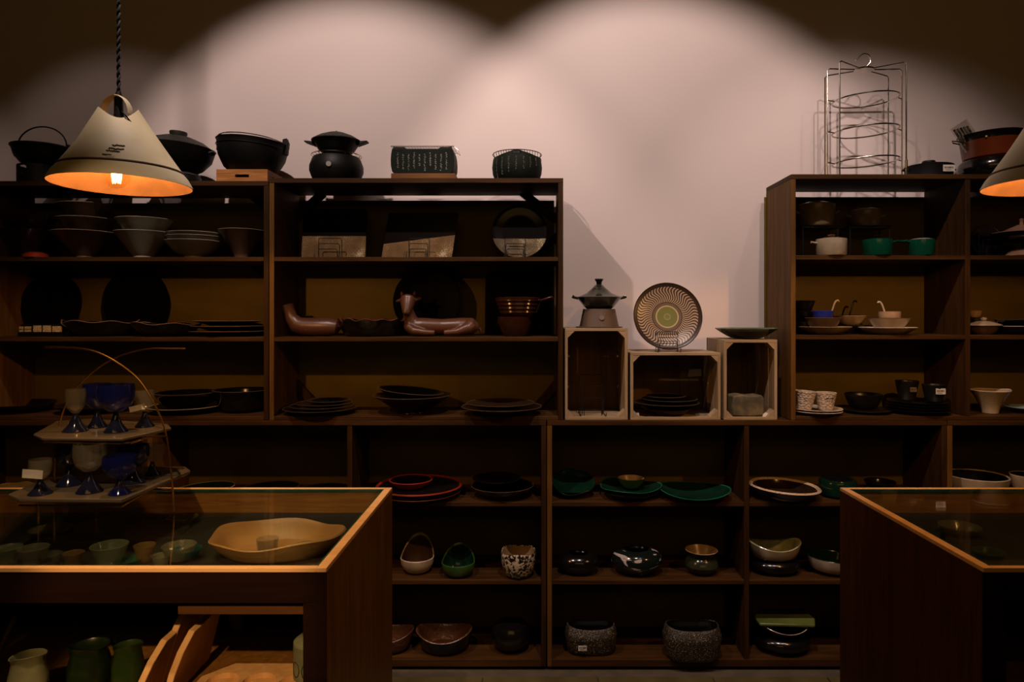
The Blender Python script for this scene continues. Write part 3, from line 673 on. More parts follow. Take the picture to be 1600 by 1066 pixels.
# ---- shelf two, middle unit
def shelf2b():
    z = Z2+.001; Y = .12; k = s_(Y)
    K = lambda pts: [tuple(a*k for a in p) for p in pts]
    t = thing('cow_figurine', 'reddish brown ceramic cow figurine lying down on middle shelf', 'figurine', (X_(690, Y), Y, z))
    m = MB()
    m.tube(K([(-58, 0, 15), (-50, 0, 15), (-30, 0, 15), (0, 0, 14.5), (30, 0, 15), (48, 2, 15), (57, 3, 13)]), [x*k for x in (5, 13, 13.5, 12, 13.5, 13.5, 6)], 20)
    m.tube(K([(-44, 0, 16), (-49, -2, 28), (-51, -4, 38), (-52, -6, 48)]), [x*k for x in (13, 10.5, 8.5, 7)], 18)
    m.tube(K([(-52, 2, 61), (-52, -2, 56), (-52, -9, 46), (-52, -15, 37), (-52, -17, 33)]), [x*k for x in (9, 12.5, 9.5, 6.5, 4.5)], 18)
    m.tube(K([(-52, -2, 58), (-64, 0, 56), (-72, 1, 54)]), [x*k for x in (5, 4, 2)], 10); m.tube(K([(-52, -2, 58), (-40, 0, 57), (-31, 1, 59)]), [x*k for x in (5, 4, 2)], 10)
    m.tube(K([(-60, 0, 60), (-63, 0, 70)]), [x*k for x in (4, 2)], 10); m.tube(K([(-44, 0, 60), (-41, 0, 70)]), [x*k for x in (4, 2)], 10)
    m.tube(K([(-50, -8, 14), (-40, -15, 8), (-22, -18, 6), (-8, -19, 5.5)]), [x*k for x in (8, 6.5, 5, 4)], 14)
    m.tube(K([(46, -6, 16), (42, -12, 12), (26, -17, 7), (6, -19, 5.5)]), [x*k for x in (11, 9, 5.5, 4)], 14)
    m.tube(K([(56, 2, 14), (61, 4, 9), (60, 4, 3)]), [x*k for x in (3, 2.2, 1.5)], 10)
    m.build('body', TERR, t, remesh=.0032)
    for sg in (-1, 1): MB().lathe([(0, -.0025), (.0025, 0), (0, .0025)], 10, c=((-52+sg*7)*k, -11*k, 53*k)).build('eye', BLK, t)
    MB().lathe([(0, -.002), (.006, 0), (0, .002)], 12, c=(-52*k, -20.2*k, 35.5*k), sx=.9, sy=.5).build('nose', glaze('dark nose', (.05, .02, .012), .3), t)
    t = thing('boot_vase', 'reddish brown ceramic vase lying like a boot, flared mouth up', 'vase', (X_(488, Y), Y, z))
    m = MB(); m.tube(K([(-40, 0, 48), (-39, 0, 45), (-36, 0, 38), (-33, 0, 29), (-25, 0, 18), (-12, 0, 14.5), (5, 0, 14), (28, 0, 14), (39, 0, 13.5), (44, 0, 12)]), [x*k for x in (12.5, 11, 9, 9.5, 13, 14, 14, 14, 11.5, 4)], 24); m.build('body', TERR, t)
    MB().tube(K([(-40.2, 0, 48.8), (-40, 0, 48)]), 11*k, 24).build('mouth', BLK, t)
    lus = glaze('rim lustre', (.16, .05, .04), .15)
    D('black bowl with wavy reddish rim between the boot vase and cow', 580, 500, 100, z, .14, [BLK, lus, BLK], foot=.75, p=.6, name='bowl', fn=wavy(.005, 11, .02), seg=88, th=.005, sy=.9)
    disc_plate('large black round plate standing behind the cow figurine', 668, 466, 105, .235, [BLKX]*3, z0=z, tilt=84)
    # square dark plate behind right stack
    o = MB().prism([(-.155, 0), (.14, 0), (.14, .27), (-.155, .27)], -.006, .006).build('square_plate', BLKX, loc=(X_(812, .25), .25, z+.004), rot=(math.radians(-5), 0, 0), bev=.004); tag(o, 'large black square plate standing behind the ribbed bowls', 'plate')
    rib = glaze('ribbed brown glaze', (.035, .010, .005), .18)
    t = thing('ribbed_bowl', 'small brown bowl standing under the ribbed casserole', 'bowl', (X_(805, .13), .13, z)); k = s_(.13)
    MB().lathe(P([(0, 0), (17, 0), (19, 3), (22, 8), (27, 20), (28, 30), (26, 30), (24, 20), (18, 9), (0, 5)], k), 36).build('body', rib, t)
    t = thing('ribbed_casserole', 'ribbed brown casserole with side handle on the small brown bowl', 'casserole', (X_(810, .13), .13, z+30.2*k))
    pr = [(0, 0), (24, 0)]+[(28+i*1.0+(.9 if i % 2 else -.4), 3+i*3) for i in range(9)]+[(36, 29), (33, 30), (30, 18), (22, 4), (0, 3)]
    MB().lathe(P(pr, k), 44).build('body', rib, t)
    MB().tube(K([(32, -10, 24), (42, -14, 27), (52, -15, 30), (54, -14, 27)]), [.006, .0055, .007, .004], 10).build('handle', rib, t)
shelf2b()
# ---- bottom shelf of the upper units
def shelf3():
    z = Z3+.0005
    D('wide black bowl with thin pale rim line behind the glass stand', 292, 613, 94, z+.018, .13, [BLK, RIMB, BLK], foot=.5, p=.7, name='bowl', th=.005)
    D('black platter under the wide black bowl behind the glass stand', 290, 632, 108, z, .13, [BLK, TANG, BLK], foot=.6, p=.9, name='platter', cat='platter', hh=.027)
    D('deep black bowl next to the divider on bottom shelf', 378, 609, 86, z, .15, [BLK, RIMB, BLK], foot=.55, p=.6, name='bowl', th=.005)
    D('dark plate at far left of the lower shelf behind the blue glasses', 150, 632, 110, z, .15, [BLKM, BLK, BLK], foot=.5, name='plate')
    D('dark plate stack cut at the far left lower shelf', 30, 630, 100, z, .15, [BLKM, BLK, BLK], foot=.5, name='plate')
    for i, (r, w, c, l) in enumerate(((638, 112, 500, 'largest black plate at bottom of the left stack'), (629, 98, 503, 'second black plate of the left stack'), (624, 86, 507, 'third black plate of the left stack'), (620, 66, 514, 'smallest black plate on top of the left stack'))):
        D(l, c, r, w, z+i*.011, .10, [BLK, RIMB, BLK], foot=.5, p=1.0, th=.004, hh=.022)
    D('big flared black bowl at the centre of bottom shelf', 645, 617, 122, z, .12, [BLK, RIMB, BLK], foot=.42, p=1.1, name='bowl', th=.005, fh=.006)
    D('smaller black bowl tilted inside the big flared black bowl', 641, 0, 102, z+.058, .12, [BLK, RIMB, BLK], foot=.45, p=.7, name='bowl', th=.005, hh=.036, rot=(0, math.radians(6), 0))
    D('lower black plate of the pair overhanging the shelf edge', 784, 640, 126, z, .075, [BLK, RIMB, BLK], foot=.45, p=1.1, th=.005, hh=.032)
    D('upper black bronze-centred plate of the pair at shelf edge', 782, 634, 106, z+.0235, .075, [BLK, RIMB, BRG], foot=.5, p=1.1, th=.004, hh=.024)
shelf3()
# ---------------------------------------------------------------- wooden crates in the gap
def crate(label, x0, x1, yt, yb, Y0=.012, dep=.28, vertical=True):
    k = s_(Y0); xa, xb2 = X_(x0, Y0), X_(x1, Y0); H = Z_(yt, Y0)-ZM-.001; W = xb2-xa
    t = thing('wooden_crate', label, 'crate', ((xa+xb2)/2, Y0, ZM+.001)); w = W/2; f = .016; th = .009
    def B(n, *a, m=CR): return MB().box(*a).build(n, m, t, bev=.001)
    # front frame
    B('frame_bar', -w, w, 0, .012, H-f*.75, H); B('frame_bar', -w, w, 0, .012, 0, f*.75)
    B('frame_bar', -w, -w+f*.75, 0.0, .012, f*.75, H-f*.75, m=CRz); B('frame_bar', w-f*.75, w, 0.0, .012, f*.75, H-f*.75, m=CRz)
    e = .030
    for sx in (-1, 1):
        for z0, sz in ((f*.7, 1), (H-f*.7, -1)):
            a = sx*(w-f*.7); q = [(a, z0), (a-sx*e, z0), (a, z0+sz*e)]
            MB().prism(q if sx*sz < 0 else q[::-1], .001, .06).build('corner_block', CR, t)
    # side slats, top and bottom slats, back
    n = 3; gap = .008; sw = (dep-.02)/n
    for i in range(n):
        y0 = .0125+i*sw; y1 = y0+sw-gap
        B('side_slat', -w, -w+th*.6, y0, y1, 0.001, H-.001, m=CRz); B('side_slat', w-th*.6, w, y0, y1, 0.001, H-.001, m=CRz)
        B('bottom_slat', -w+th*.6, w-th*.6, y0, y1, 0.0, th*.6); B('top_slat', -w+th*.6, w-th*.6, y0, y1, H-th*.6, H)
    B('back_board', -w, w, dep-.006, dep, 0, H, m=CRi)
    return t, w, H
ca, wa, Ha = crate('tall pale wooden crate standing beside the left shelf unit', 882.5, 981, 513, 656)
cb, wb, Hb_ = crate('wide pale wooden crate lying in the middle of three', 985, 1126, 551, 656)
cc, wc, Hc_ = crate('narrow pale wooden crate beside the right shelf unit', 1131, 1214.5, 531, 656)
def gap_items():
    z = ZM+.009
    easel('empty black wire plate stand inside the tall crate', 924, z, .15, 38, 60, 4, dz=.026)
    # tagine
    Y = .13; k = s_(Y); za = ZM+Ha+.0015
    clay = glaze('dark clay', (.10, .06, .035), .6, bump=.2, bs=90)
    t = thing('clay_brazier', 'dark brown clay cone brazier on top of the tall crate', 'brazier', (X_(936, Y), Y, za))
    MB().lathe(P([(0, 0), (36, 0), (36.5, 1.5), (31, 2), (30, 5), (25, 29), (22, 29), (26, 4), (0, 3)], k), 40).build('brazier_body', clay, t)
    MB().tube([(.004, -27.5*k, 15*k), (.004, -27.5*k-.0035, 15.6*k)], 4*k, 14).build('emblem', clay, t, smooth=False)
    t = thing('tagine_pot', 'black lidded pot with pointed lid and two handles on the clay brazier', 'pot', (X_(936, Y), Y, za+29.3*k))
    MB().lathe(P([(0, 0), (19, 0), (23, 3), (32, 14), (36, 18), (34, 19), (30, 15), (21, 5), (0, 3)], k), 40).build('body', BLK, t)
    lg = glaze('dark olive glaze', (.022, .024, .014), .15)
    l = MB().lathe(P([(0, 39), (5, 38), (12, 31), (20, 24), (31, 19.5), (34, 18.5), (33, 17.5), (0, 30)], k), 40).build('lid', lg, t)
    MB().lathe(P([(0, 37), (4, 38), (4.5, 42), (7.5, 46), (6, 47), (0, 46)], k), 20).build('lid_knob', BLK, l)
    for sg in (-1, 1): MB().tube([(sg*31*k, 0, 16*k), (sg*38*k, 0, 17.5*k), (sg*42*k, 0, 19.5*k)], [.006, .006, .008], 10, flat=1).build('handle', lg, t)
    # swirl plate
    m, nt, b = nodes('swirl glaze'); L = nt.links
    tc = N(nt, 'ShaderNodeTexCoord'); sp = N(nt, 'ShaderNodeSeparateXYZ'); L.new(tc.outputs['Object'], sp.inputs[0])
    def MA(op, a, b_=None, c=None):
        n = N(nt, 'ShaderNodeMath', operation=op)
        for i, q in enumerate((a, b_, c)):
            if q is None: continue
            if isinstance(q, (int, float)): n.inputs[i].default_value = q
            else: L.new(q, n.inputs[i])
        return n.outputs[0]
    rr = MA('SQRT', MA('ADD', MA('MULTIPLY', sp.outputs[0], sp.outputs[0]), MA('MULTIPLY', sp.outputs[1], sp.outputs[1])))
    th = MA('ARCTAN2', sp.outputs[1], sp.outputs[0])
    Y = .10; k = s_(Y); Rp = 53.5*k; rn = MA('DIVIDE', rr, Rp)
    wob = MA('MULTIPLY', MA('SINE', MA('MULTIPLY', rn, 14)), .08)
    st = MA('SINE', MA('MULTIPLY', MA('ADD', th, wob), 56))
    on_ = MA('GREATER_THAN', st, MA('MULTIPLY_ADD', rn, -.2, .0))
    band = MA('MULTIPLY', MA('GREATER_THAN', rn, .44), MA('LESS_THAN', rn, .88))
    f1 = MA('MULTIPLY', on_, band)
    x = N(nt, 'ShaderNodeMix'); x.data_type = 'RGBA'; L.new(f1, x.inputs[0]); x.inputs[6].default_value = (.028, .014, .008, 1); x.inputs[7].default_value = (.36, .26, .18, 1)
    c1 = N(nt, 'ShaderNodeValToRGB'); c1.color_ramp.interpolation = 'CONSTANT'; L.new(rn, c1.inputs[0]); e = c1.color_ramp.elements
    e[0].color = (.17, .16, .05, 1); e[1].position = .30; e[1].color = (.42, .34, .17, 1); 
    for p_, c in ((.07, (.24, .22, .10, 1)), (.10, (.15, .15, .045, 1)), (.335, (.13, .085, .055, 1)), (.42, (.02, .01, .006, 1))):
        q = e.new(p_); q.color = c
    x2 = N(nt, 'ShaderNodeMix'); x2.data_type = 'RGBA'; L.new(MA('LESS_THAN', rn, .44), x2.inputs[0]); L.new(x.outputs[2], x2.inputs[6]); L.new(c1.outputs[0], x2.inputs[7])
    L.new(x2.outputs[2], b.inputs['Base Color']); b.inputs['Roughness'].default_value = .32; b.inputs['Specular IOR Level'].default_value = .3
    o = disc_plate('large plate with cream swirling rays around a green centre', 1042, 497, 107, Y, m, tilt=77, h=.024, z0=ZM+Hb_+.003)
    easel('black wire stand holding the large swirl plate', 1042, ZM+Hb_+.001, .07, 34, 31, 3)
    # green ribbed bowl on the narrow crate
    Y = .12
    rg = glaze('ribbed green glaze', (.025, .05, .022), .2, c2=(.006, .012, .005), sc_=30)
    D('wide shallow green ribbed bowl on top of the narrow crate', 1166, 513.5, 94, ZM+Hc_+.0015, Y, [rg, glaze('rim green', (.09, .13, .06), .2), rg], foot=.38, p=.75, name='bowl', seg=72, th=.006,
      fn=lambda x, y, z, t, r, Rr, h: (x*(1+.012*math.cos(36*t)*(z > .004)), y*(1+.012*math.cos(36*t)*(z > .004)), z))
    # stack inside the wide crate
    z = ZM+.0085
    for i, (w, c, l, mm) in enumerate(((80, 1042, 'thick black bowl at the bottom of the stack inside the wide crate', BLK), (100, 1042, 'green-edged dark plate under the others inside the wide crate', GRB), (86, 1046, 'middle dark plate with pale rim inside the wide crate', BLK), (62, 1040, 'small glossy black plate topping the stack inside the wide crate', BLK))):
        D(l, c, 0, w, z+[0, .026, .045, .062][i], .125, [mm, RIMB if i else BLK, mm], foot=.5, p=.8, th=.004, hh=[.028, .026, .022, .017][i])
    def paper(label, x0, x1, y0, y1, Y, sk=0, par=None):
        a = [(X_(x0, Y), Z_(y1, Y)), (X_(x1, Y), Z_(y1-sk, Y)), (X_(x1, Y), Z_(y0-sk*.4, Y)), (X_(x0+3, Y), Z_(y0, Y))]
        return a
    a = paper('', 1074, 1096, 577, 589, .284, 1.5); ox, oz = cb.location.x, cb.location.z
    MB().prism([(p[0]-ox, p[1]-oz) for p in a], .284-.0135, .284-.0121).build('paper_label', PAPER, cb)
    a = paper('', 1062, 1073, 580, 590, .284, 0)
    MB().prism([(p[0]-ox, p[1]-oz) for p in a], .284-.0135, .284-.0121).build('paper_label', glaze('yellowed paper', (.26, .17, .06), .8), cb)
    # stone block
    Y = .08; k = s_(Y)
    stn = glaze('mossy stone', (.14, .105, .05), .8, c2=(.06, .05, .028), sc_=22, bump=.8, bs=30)
    rs = random.Random(4); m = MB(); nx, nz = 8, 6
    w = 26*k; h = 34*k; vs = []; 
    pts = []
    for i in range(nx+1):
        pts.append((-w+2*w*i/nx, 0))
    out = [(-w, .004), (-w*.3, 0), (w*.35, 0), (w*.97, .003), (w, h*.8), (w*.85, h*.97), (w*.2, h*.93), (-w*.4, h), (-w*.93, h*.95), (-w*1.02, h*.5)]
    m.prism(out, -.035, .045)
    o = m.build('stone_block', stn, loc=(X_(1164, Y), Y, z+.001), rot=(0, 0, .12), bev=.006); tag(o, 'rough mossy brown stone block inside the narrow crate', 'stone')
    b2 = MB().prism([(-.020, .001), (.020, .0), (.024, .012), (-.004, .021), (-.016, .014)], 0, .0015).build('paper_slip', PAPER, loc=(X_(1199, .03), .03, z+.001), rot=(math.radians(-28), 0, 0)); tag(b2, 'crumpled white paper slip at the narrow crate front corner', 'paper')
    b2 = MB().box(-.016, .016, 0, .0015, 0, .014).build('paper_slip', PAPER, loc=(X_(995, .03), .06, z+.001), rot=(math.radians(-20), 0, .2)); tag(b2, 'small pale paper slip at the left front of the wide crate', 'paper')
gap_items()
# ---------------------------------------------------------------- right unit
def cup(label, cx, ry, by, w, Y, mats, foot=.62, z=None, p=1.0, name='cup', cat='cup', fn=None, th=.003, seg=36, rot=(0, 0, 0)):
    k = s_(Y); return D(label, cx, ry, w, z if z is not None else Z_(by, Y), Y, mats, foot=foot, p=p, name=name, cat=cat, hh=(by-ry)*k, fn=fn, th=th, seg=seg, rot=rot)
def spoon(label, cx, by, z, Y, dx, h, mat):
    k = s_(Y); t = thing('ladle', label, 'ladle', (X_(cx, Y), Y, z))
    MB().tube([(0, 0, .004), (dx*.3*k, 0, h*.4*k), (dx*.7*k, 0, h*.85*k), (dx*.95*k, 0, h*.98*k), (dx*1.25*k, 0, h*k), (dx*1.4*k, 0, h*.93*k)], [.003, .0035, .004, .0042, .0045, .003], 8, flat=1.0).build('ladle_handle', mat, t)
    MB().lathe([(0, -.002), (.011, 0), (.014, .006), (.012, .006), (0, .001)], 16, sy=.7).build('scoop', mat, t)
def right_shelves():
    z = 1.698; 
    # back stands with pots
    Y = .21; k = s_(Y)
    def stand(label, x0, x1, yt, Ym):
        kk = s_(Ym); w = (x1-x0)/2*kk; zt = Z_(yt, Ym)-z; t = thing('wire_stand', label, 'stand', (X_((x0+x1)/2, Ym), Ym, z))
        MB().box(-w, w, -.05, .05, zt-.010, zt).build('stand_top', BWI, t, bev=.002)
        for a in (-1, 1):
            for b in (-1, 1): MB().tube([(a*(w-.006), b*.044, zt-.01), (a*(w-.006), b*.044, 0)], .0028, 6).build('leg', BWI, t)
        return z+zt
    DT = glaze('shaded tan glaze', (.24, .165, .085), .3)
    for (l, ls, x0, x1, yt, cx, w, yb, yl) in (('beige two-handled lidded casserole on the left black stand', 'black stand at left under a beige casserole', 1246, 1304, 355, 1275, 57, 354, 320), ('tan two-handled lidded casserole on the second black stand', 'black stand under the second casserole', 1319, 1384, 355, 1352, 48, 353, 328)):
        zt = stand(ls, x0, x1, yt, Y)
        t = thing('casserole', l, 'casserole', (X_(cx, Y), Y, zt+.0005)); hb = (yb-yl)
        MB().lathe(P([(0, 0), (w*.40, 0), (w*.45, 3), (w*.5, hb*.9), (w*.49, hb), (w*.46, hb), (w*.42, 5), (0, 3)], k), 40).build('body', DT, t)
        l_ = MB().lathe(P([(0, hb+5), (w*.25, hb+4.5), (w*.48, hb+.6), (w*.47, hb+.1), (0, hb+3)], k), 40).build('lid', glaze('lid brown', (.12, .07, .035), .3), t)
        MB().lathe(P([(0, hb+4.5), (5, hb+5), (8, hb+8), (0, hb+9)], k), 20, sx=1.3).build('lid_knob', DT, l_)
        for sg in (-1, 1): MB().tube([(sg*w*.47*k, -.01, hb*.6*k), (sg*(w*.5+6)*k, -.008, hb*.72*k), (sg*(w*.5+6)*k, .008, hb*.72*k), (sg*w*.47*k, .01, hb*.6*k)], .005, 8).build('handle', DT, t)
    # front row of saucepans
    Y = .045; k = s_(Y)
    def pan(label, cx, x0, x1, yt, body, lidm, knobm, hx, dish=0):
        w = (x1-x0)/2; h = 400-yt; t = thing('saucepan', label, 'saucepan', (X_((x0+x1)/2, Y), Y, z))
        MB().lathe(P([(0, 0), (w*.92, 0), (w*.98, 2), (w, h-1), (w*.99, h), (w*.95, h), (w*.92, 4), (0, 3)], k), 44).build('body', body, t)
        if lidm:
            l = MB().lathe(P([(0, h+2.6), (w*.6, h+2), (w*.97, h+.4), (w*.96, h), (0, h+1)], k), 40).build('lid', lidm, t)
            if knobm: MB().lathe(P([(0, h+2), (3.5, h+2.5), (3.2, h+4.5), (6, h+6), (5, h+7), (0, h+7)], k), 16).build('lid_knob', knobm, l)
        for (a, r0, mm, zz) in hx:
            sg = 1 if a > 0 else -1
            MB().tube([(sg*w*.97*k, 0, (h+zz)*k), ((sg*w+a*.5)*k, 0, (h+zz+.6)*k), ((sg*w+a)*k, -.004, (h+zz+1.4)*k)], r0, 10).build('handle', mm, t)
    BW = glaze('brown knob', (.16, .06, .025), .3)
    pan('cream enamel saucepan with brown knob at left on the top right shelf', 0, 1276, 1322, 374, CRM, CRM, BW, [(-9, .005, CRM, -6)])
    pan('green enamel saucepan with dark knob lid in the middle', 0, 1349, 1393, 375, GRN, GRN, BLK, [(24, .0048, GRN, -3)])
    pan('green enamel saucepan with a white lid at right', 0, 1421, 1459, 375, GRN, WHT, None, [(-22, .0048, GRN, -3), (3, .004, CHR, -12)])
    # second shelf: set with blue cup and set with beige cup
    z = 1.3695; Y = .12; k = s_(Y)
    D('tan plate under the brown bowl and the blue cup', 1289, 511, 78, z, Y-.03, [TANG, TANG, TANG], foot=.5, p=.8, th=.004)
    D('dark brown bowl between tan plate and blue cup', 1286, 497, 54, z+.0115, Y-.03, [BRN, BRN, BRN], foot=.45, p=.7, name='bowl')
    D('small cobalt blue cup in the dark brown bowl', 1286, 486.5, 32, z+.0165, Y-.03, [BLU, BLU, BLU], foot=.6, p=.7, name='cup', hh=.082)
    spoon('tan ladle leaning out of the cobalt blue cup', 1297, 486, z+.070, Y-.03, 10, 27, TANG)
    D('dark tan plate at the back under a black cup', 1327, 494, 50, z+.035, .22, [TANG, TANG, BRN], foot=.5, p=.8)
    D('black bowl at the back under the dark tan plate', 1327, 497, 40, z, .22, [BLK]*3, foot=.6, p=.8, name='bowl', hh=.034)
    cup('black cup on the dark tan plate at the back', 1328, 477, 491, 32, .22, [BLK]*3, z=z+.041)
    spoon('black ladle standing in the black cup at the back', 1326, 480, z+.06, .22, 9, 30, BLK)
    for (cx, w, zz, hh, l) in ((1255, 50, 0, .05, 'lowest'), (1256, 40, .052, .045, 'middle'), (1253, 32, .099, .045, 'topmost')): D(l+' black bowl of the dim stack in the left back corner', cx+4, 0, w, z+zz, .22, [BLKM]*3, foot=.6, p=.9, name='bowl', hh=hh)
    D('off-white plate under the white bowl and beige cup', 1387, 512, 84, z, Y-.03, [CRM, WHT, WHT], foot=.55, p=.8, th=.004)
    D('white enamel bowl with dark rim under the beige cup', 1389, 497.5, 61, z+.0105, Y-.03, [CRM, BLKM, CRM], foot=.5, p=.9, name='bowl')
    D('beige cup standing in the white bowl', 1390, 487.5, 33, z+.0155, Y-.03, [glaze('beige glaze', (.46, .31, .19), .3)]*3, foot=.62, p=.5, name='cup', hh=.080, lip=-.002)
    spoon('white ladle leaning out of the beige cup', 1385, 486, z+.070, Y-.03, -10, 25, WHT)
    # third shelf
    z = Z3+.0005; Y = .075; k = s_(Y)
    for i, l in enumerate(('lower cream plate under the two textured white cups', 'upper cream plate under the two textured white cups')): D(l, 1276, 0, 76, z+i*.0095, Y, [CRM, WHT, CRM], foot=.6, p=.9, hh=.014)
    tex = glaze('hammered white', (.60, .50, .42), .35, c2=(.42, .34, .28), sc_=60, bump=1, bs=110, vor=True)
    zc = z+.017
    cup('textured white tapered cup, left one and tilted, on cream plates', 1256, 612, 641, 34, Y, [tex, WHT, CRM], z=zc, foot=.62, rot=(0, math.radians(4), 0))
    c2 = cup('textured white tapered cup with printed label, right of its twin', 1290, 614, 641, 33, Y-.01, [tex, WHT, CRM], z=zc, foot=.62)
    m = MB(); rr = random.Random(2); u = -.015
    while u < .012: q = rr.uniform(.0012, .003); m.box(u, u+q, -.0401, -.0385, .052, .056); u += q+.001
    m.build('printed_word', INK, c2, loc=(.003, 0, 0))
    D('wide black plate beneath the black bowl in the lower right', 1353, 0, 74, z, .12, [BLKM]*3, foot=.6, p=.9, hh=.012)
    D('round matt black bowl on its black plate', 1349, 616, 56, z+.0125, .12, [BLKM, BLK, BLKM], foot=.5, p=.55, name='bowl')
    for i, l in enumerate(('bottom', 'second', 'third', 'top')): D(l+' plate of the four matt black plates at the right', 1433, 0, 92-i*2, z+i*.0115, .11, [BLKM, BLK, BLKM], foot=.6, p=.9, hh=.016)
    for (cx, ry, Yc, l, tx) in ((1417, 600, .14, 'black cup with small brown tag standing on matt black plates', 0), (1459, 603, .08, 'black cup with large white price tag on matt black plates', 1)):
        kk = s_(Yc); zc = z+.052; o = cup(l, cx, ry, 629, 34, Yc, [BLKM]*3, z=zc, foot=.68)
        q, b = label_tag(o, .004, -14.8*kk, 17*kk, (15 if tx else 10)*kk, (9 if tx else 7)*kk)
        q.location.y = -.002; b.build('barcode', INK, q)
        if not tx: q.data.materials[0] = glaze('brown tag', (.14, .08, .03), .8)
    # far right compartment
    z = 1.698; Y = .1; k = s_(Y); PK = glaze('pink brown glaze', (.42, .22, .14), .2)
    t = thing('lidded_pot', 'wide dark pot with shiny pinkish domed lid at right edge', 'pot', (X_(1596, Y), Y, z+.062))
    MB().lathe(P([(0, 0), (18, 0), (36, 8), (38, 15), (34, 15), (0, 4)], k), 40).build('body', BLK, t)
    l = MB().lathe(P([(0, 28), (6, 27.5), (18, 22), (28, 17), (39, 15.8), (39, 15), (0, 24)], k), 40).build('lid', PK, t)
    MB().lathe(P([(0, 27), (3, 28), (2.5, 33), (4, 36), (0, 38)], k), 16).build('lid_knob', PK, l)
    t = thing('lidded_dish', 'low pinkish domed dish under the wide dark pot', 'dish', (X_(1600, Y), Y, z))
    MB().lathe(P([(0, 0), (24, 0), (26, 2), (22, 8), (12, 13), (0, 15)], k), 40).build('dome', PK, t)
    MB().tube([(0, 0, 14*k), (0, 0, .061)], .008, 12).build('dish_knob', BLK, t)
    disc_plate('black plate standing on edge in the top far right compartment', 1538, 345, 52, .22, [BLK]*3, z0=z, tilt=82)
    easel('black wire stand in the top far right compartment', 1545, z, .17, 30, 40, 3)
    z = 1.3695; Y = .12; k = s_(Y)
    t = thing('lidded_bowl', 'brown bowl with cream lid in the far right compartment', 'bowl', (X_(1537, Y), Y, z))
    MB().lathe(P([(0, 0), (12, 0), (18, 5), (22, 14), (20, 14), (0, 4)], k), 36).build('body', BRN, t)
    l = MB().lathe(P([(0, 21.5), (10, 20), (25, 15), (25, 13.6), (0, 18)], k), 36).build('lid', CRM, t)
    MB().lathe(P([(0, 21), (4, 22), (5, 25), (0, 27)], k), 16).build('lid_knob', CRM, l)
    D('small olive cup behind the cream lidded bowl', 1524, 484, 20, z+.07, .22, [TANG]*3, foot=.6, name='cup', hh=.03)
    D('dark block shaped bowl under the small olive cup', 1526, 490, 26, z, .22, [BLKM]*3, foot=.8, name='bowl', hh=.069)
    D('upper black dish at the right edge beside the cream lidded bowl', 1588, 498, 60, z+.034, .12, [BLK, RIMB, BLK], foot=.5, name='dish', hh=.028)
    D('lower black dish at the right edge with pale rim', 1590, 0, 66, z, .12, [BLK, WHT, BLK], foot=.5, name='dish', hh=.034)
    z = Z3+.0005; Y = .10
    D('tall beige flared bowl with a spout in the lower far right compartment', 1547, 610, 56, z, Y, [CRM, WHT, CRM], foot=.42, p=1.5, name='bowl', fn=lambda x, y, zz, t, r, Rr, h: (x*(1+.10*max(0, math.cos(t))**12*(zz/h)**3), y, zz+.004*max(0, math.cos(t))**12))
    GB = glaze('blue grey glaze', (.18, .25, .26), .2)
    D('grey blue dish at right edge of the bottom shelf', 1604, 636, 60, z, .12, [BLK, GB, GB], foot=.5, name='dish')
    # lower far-right compartment
right_shelves()
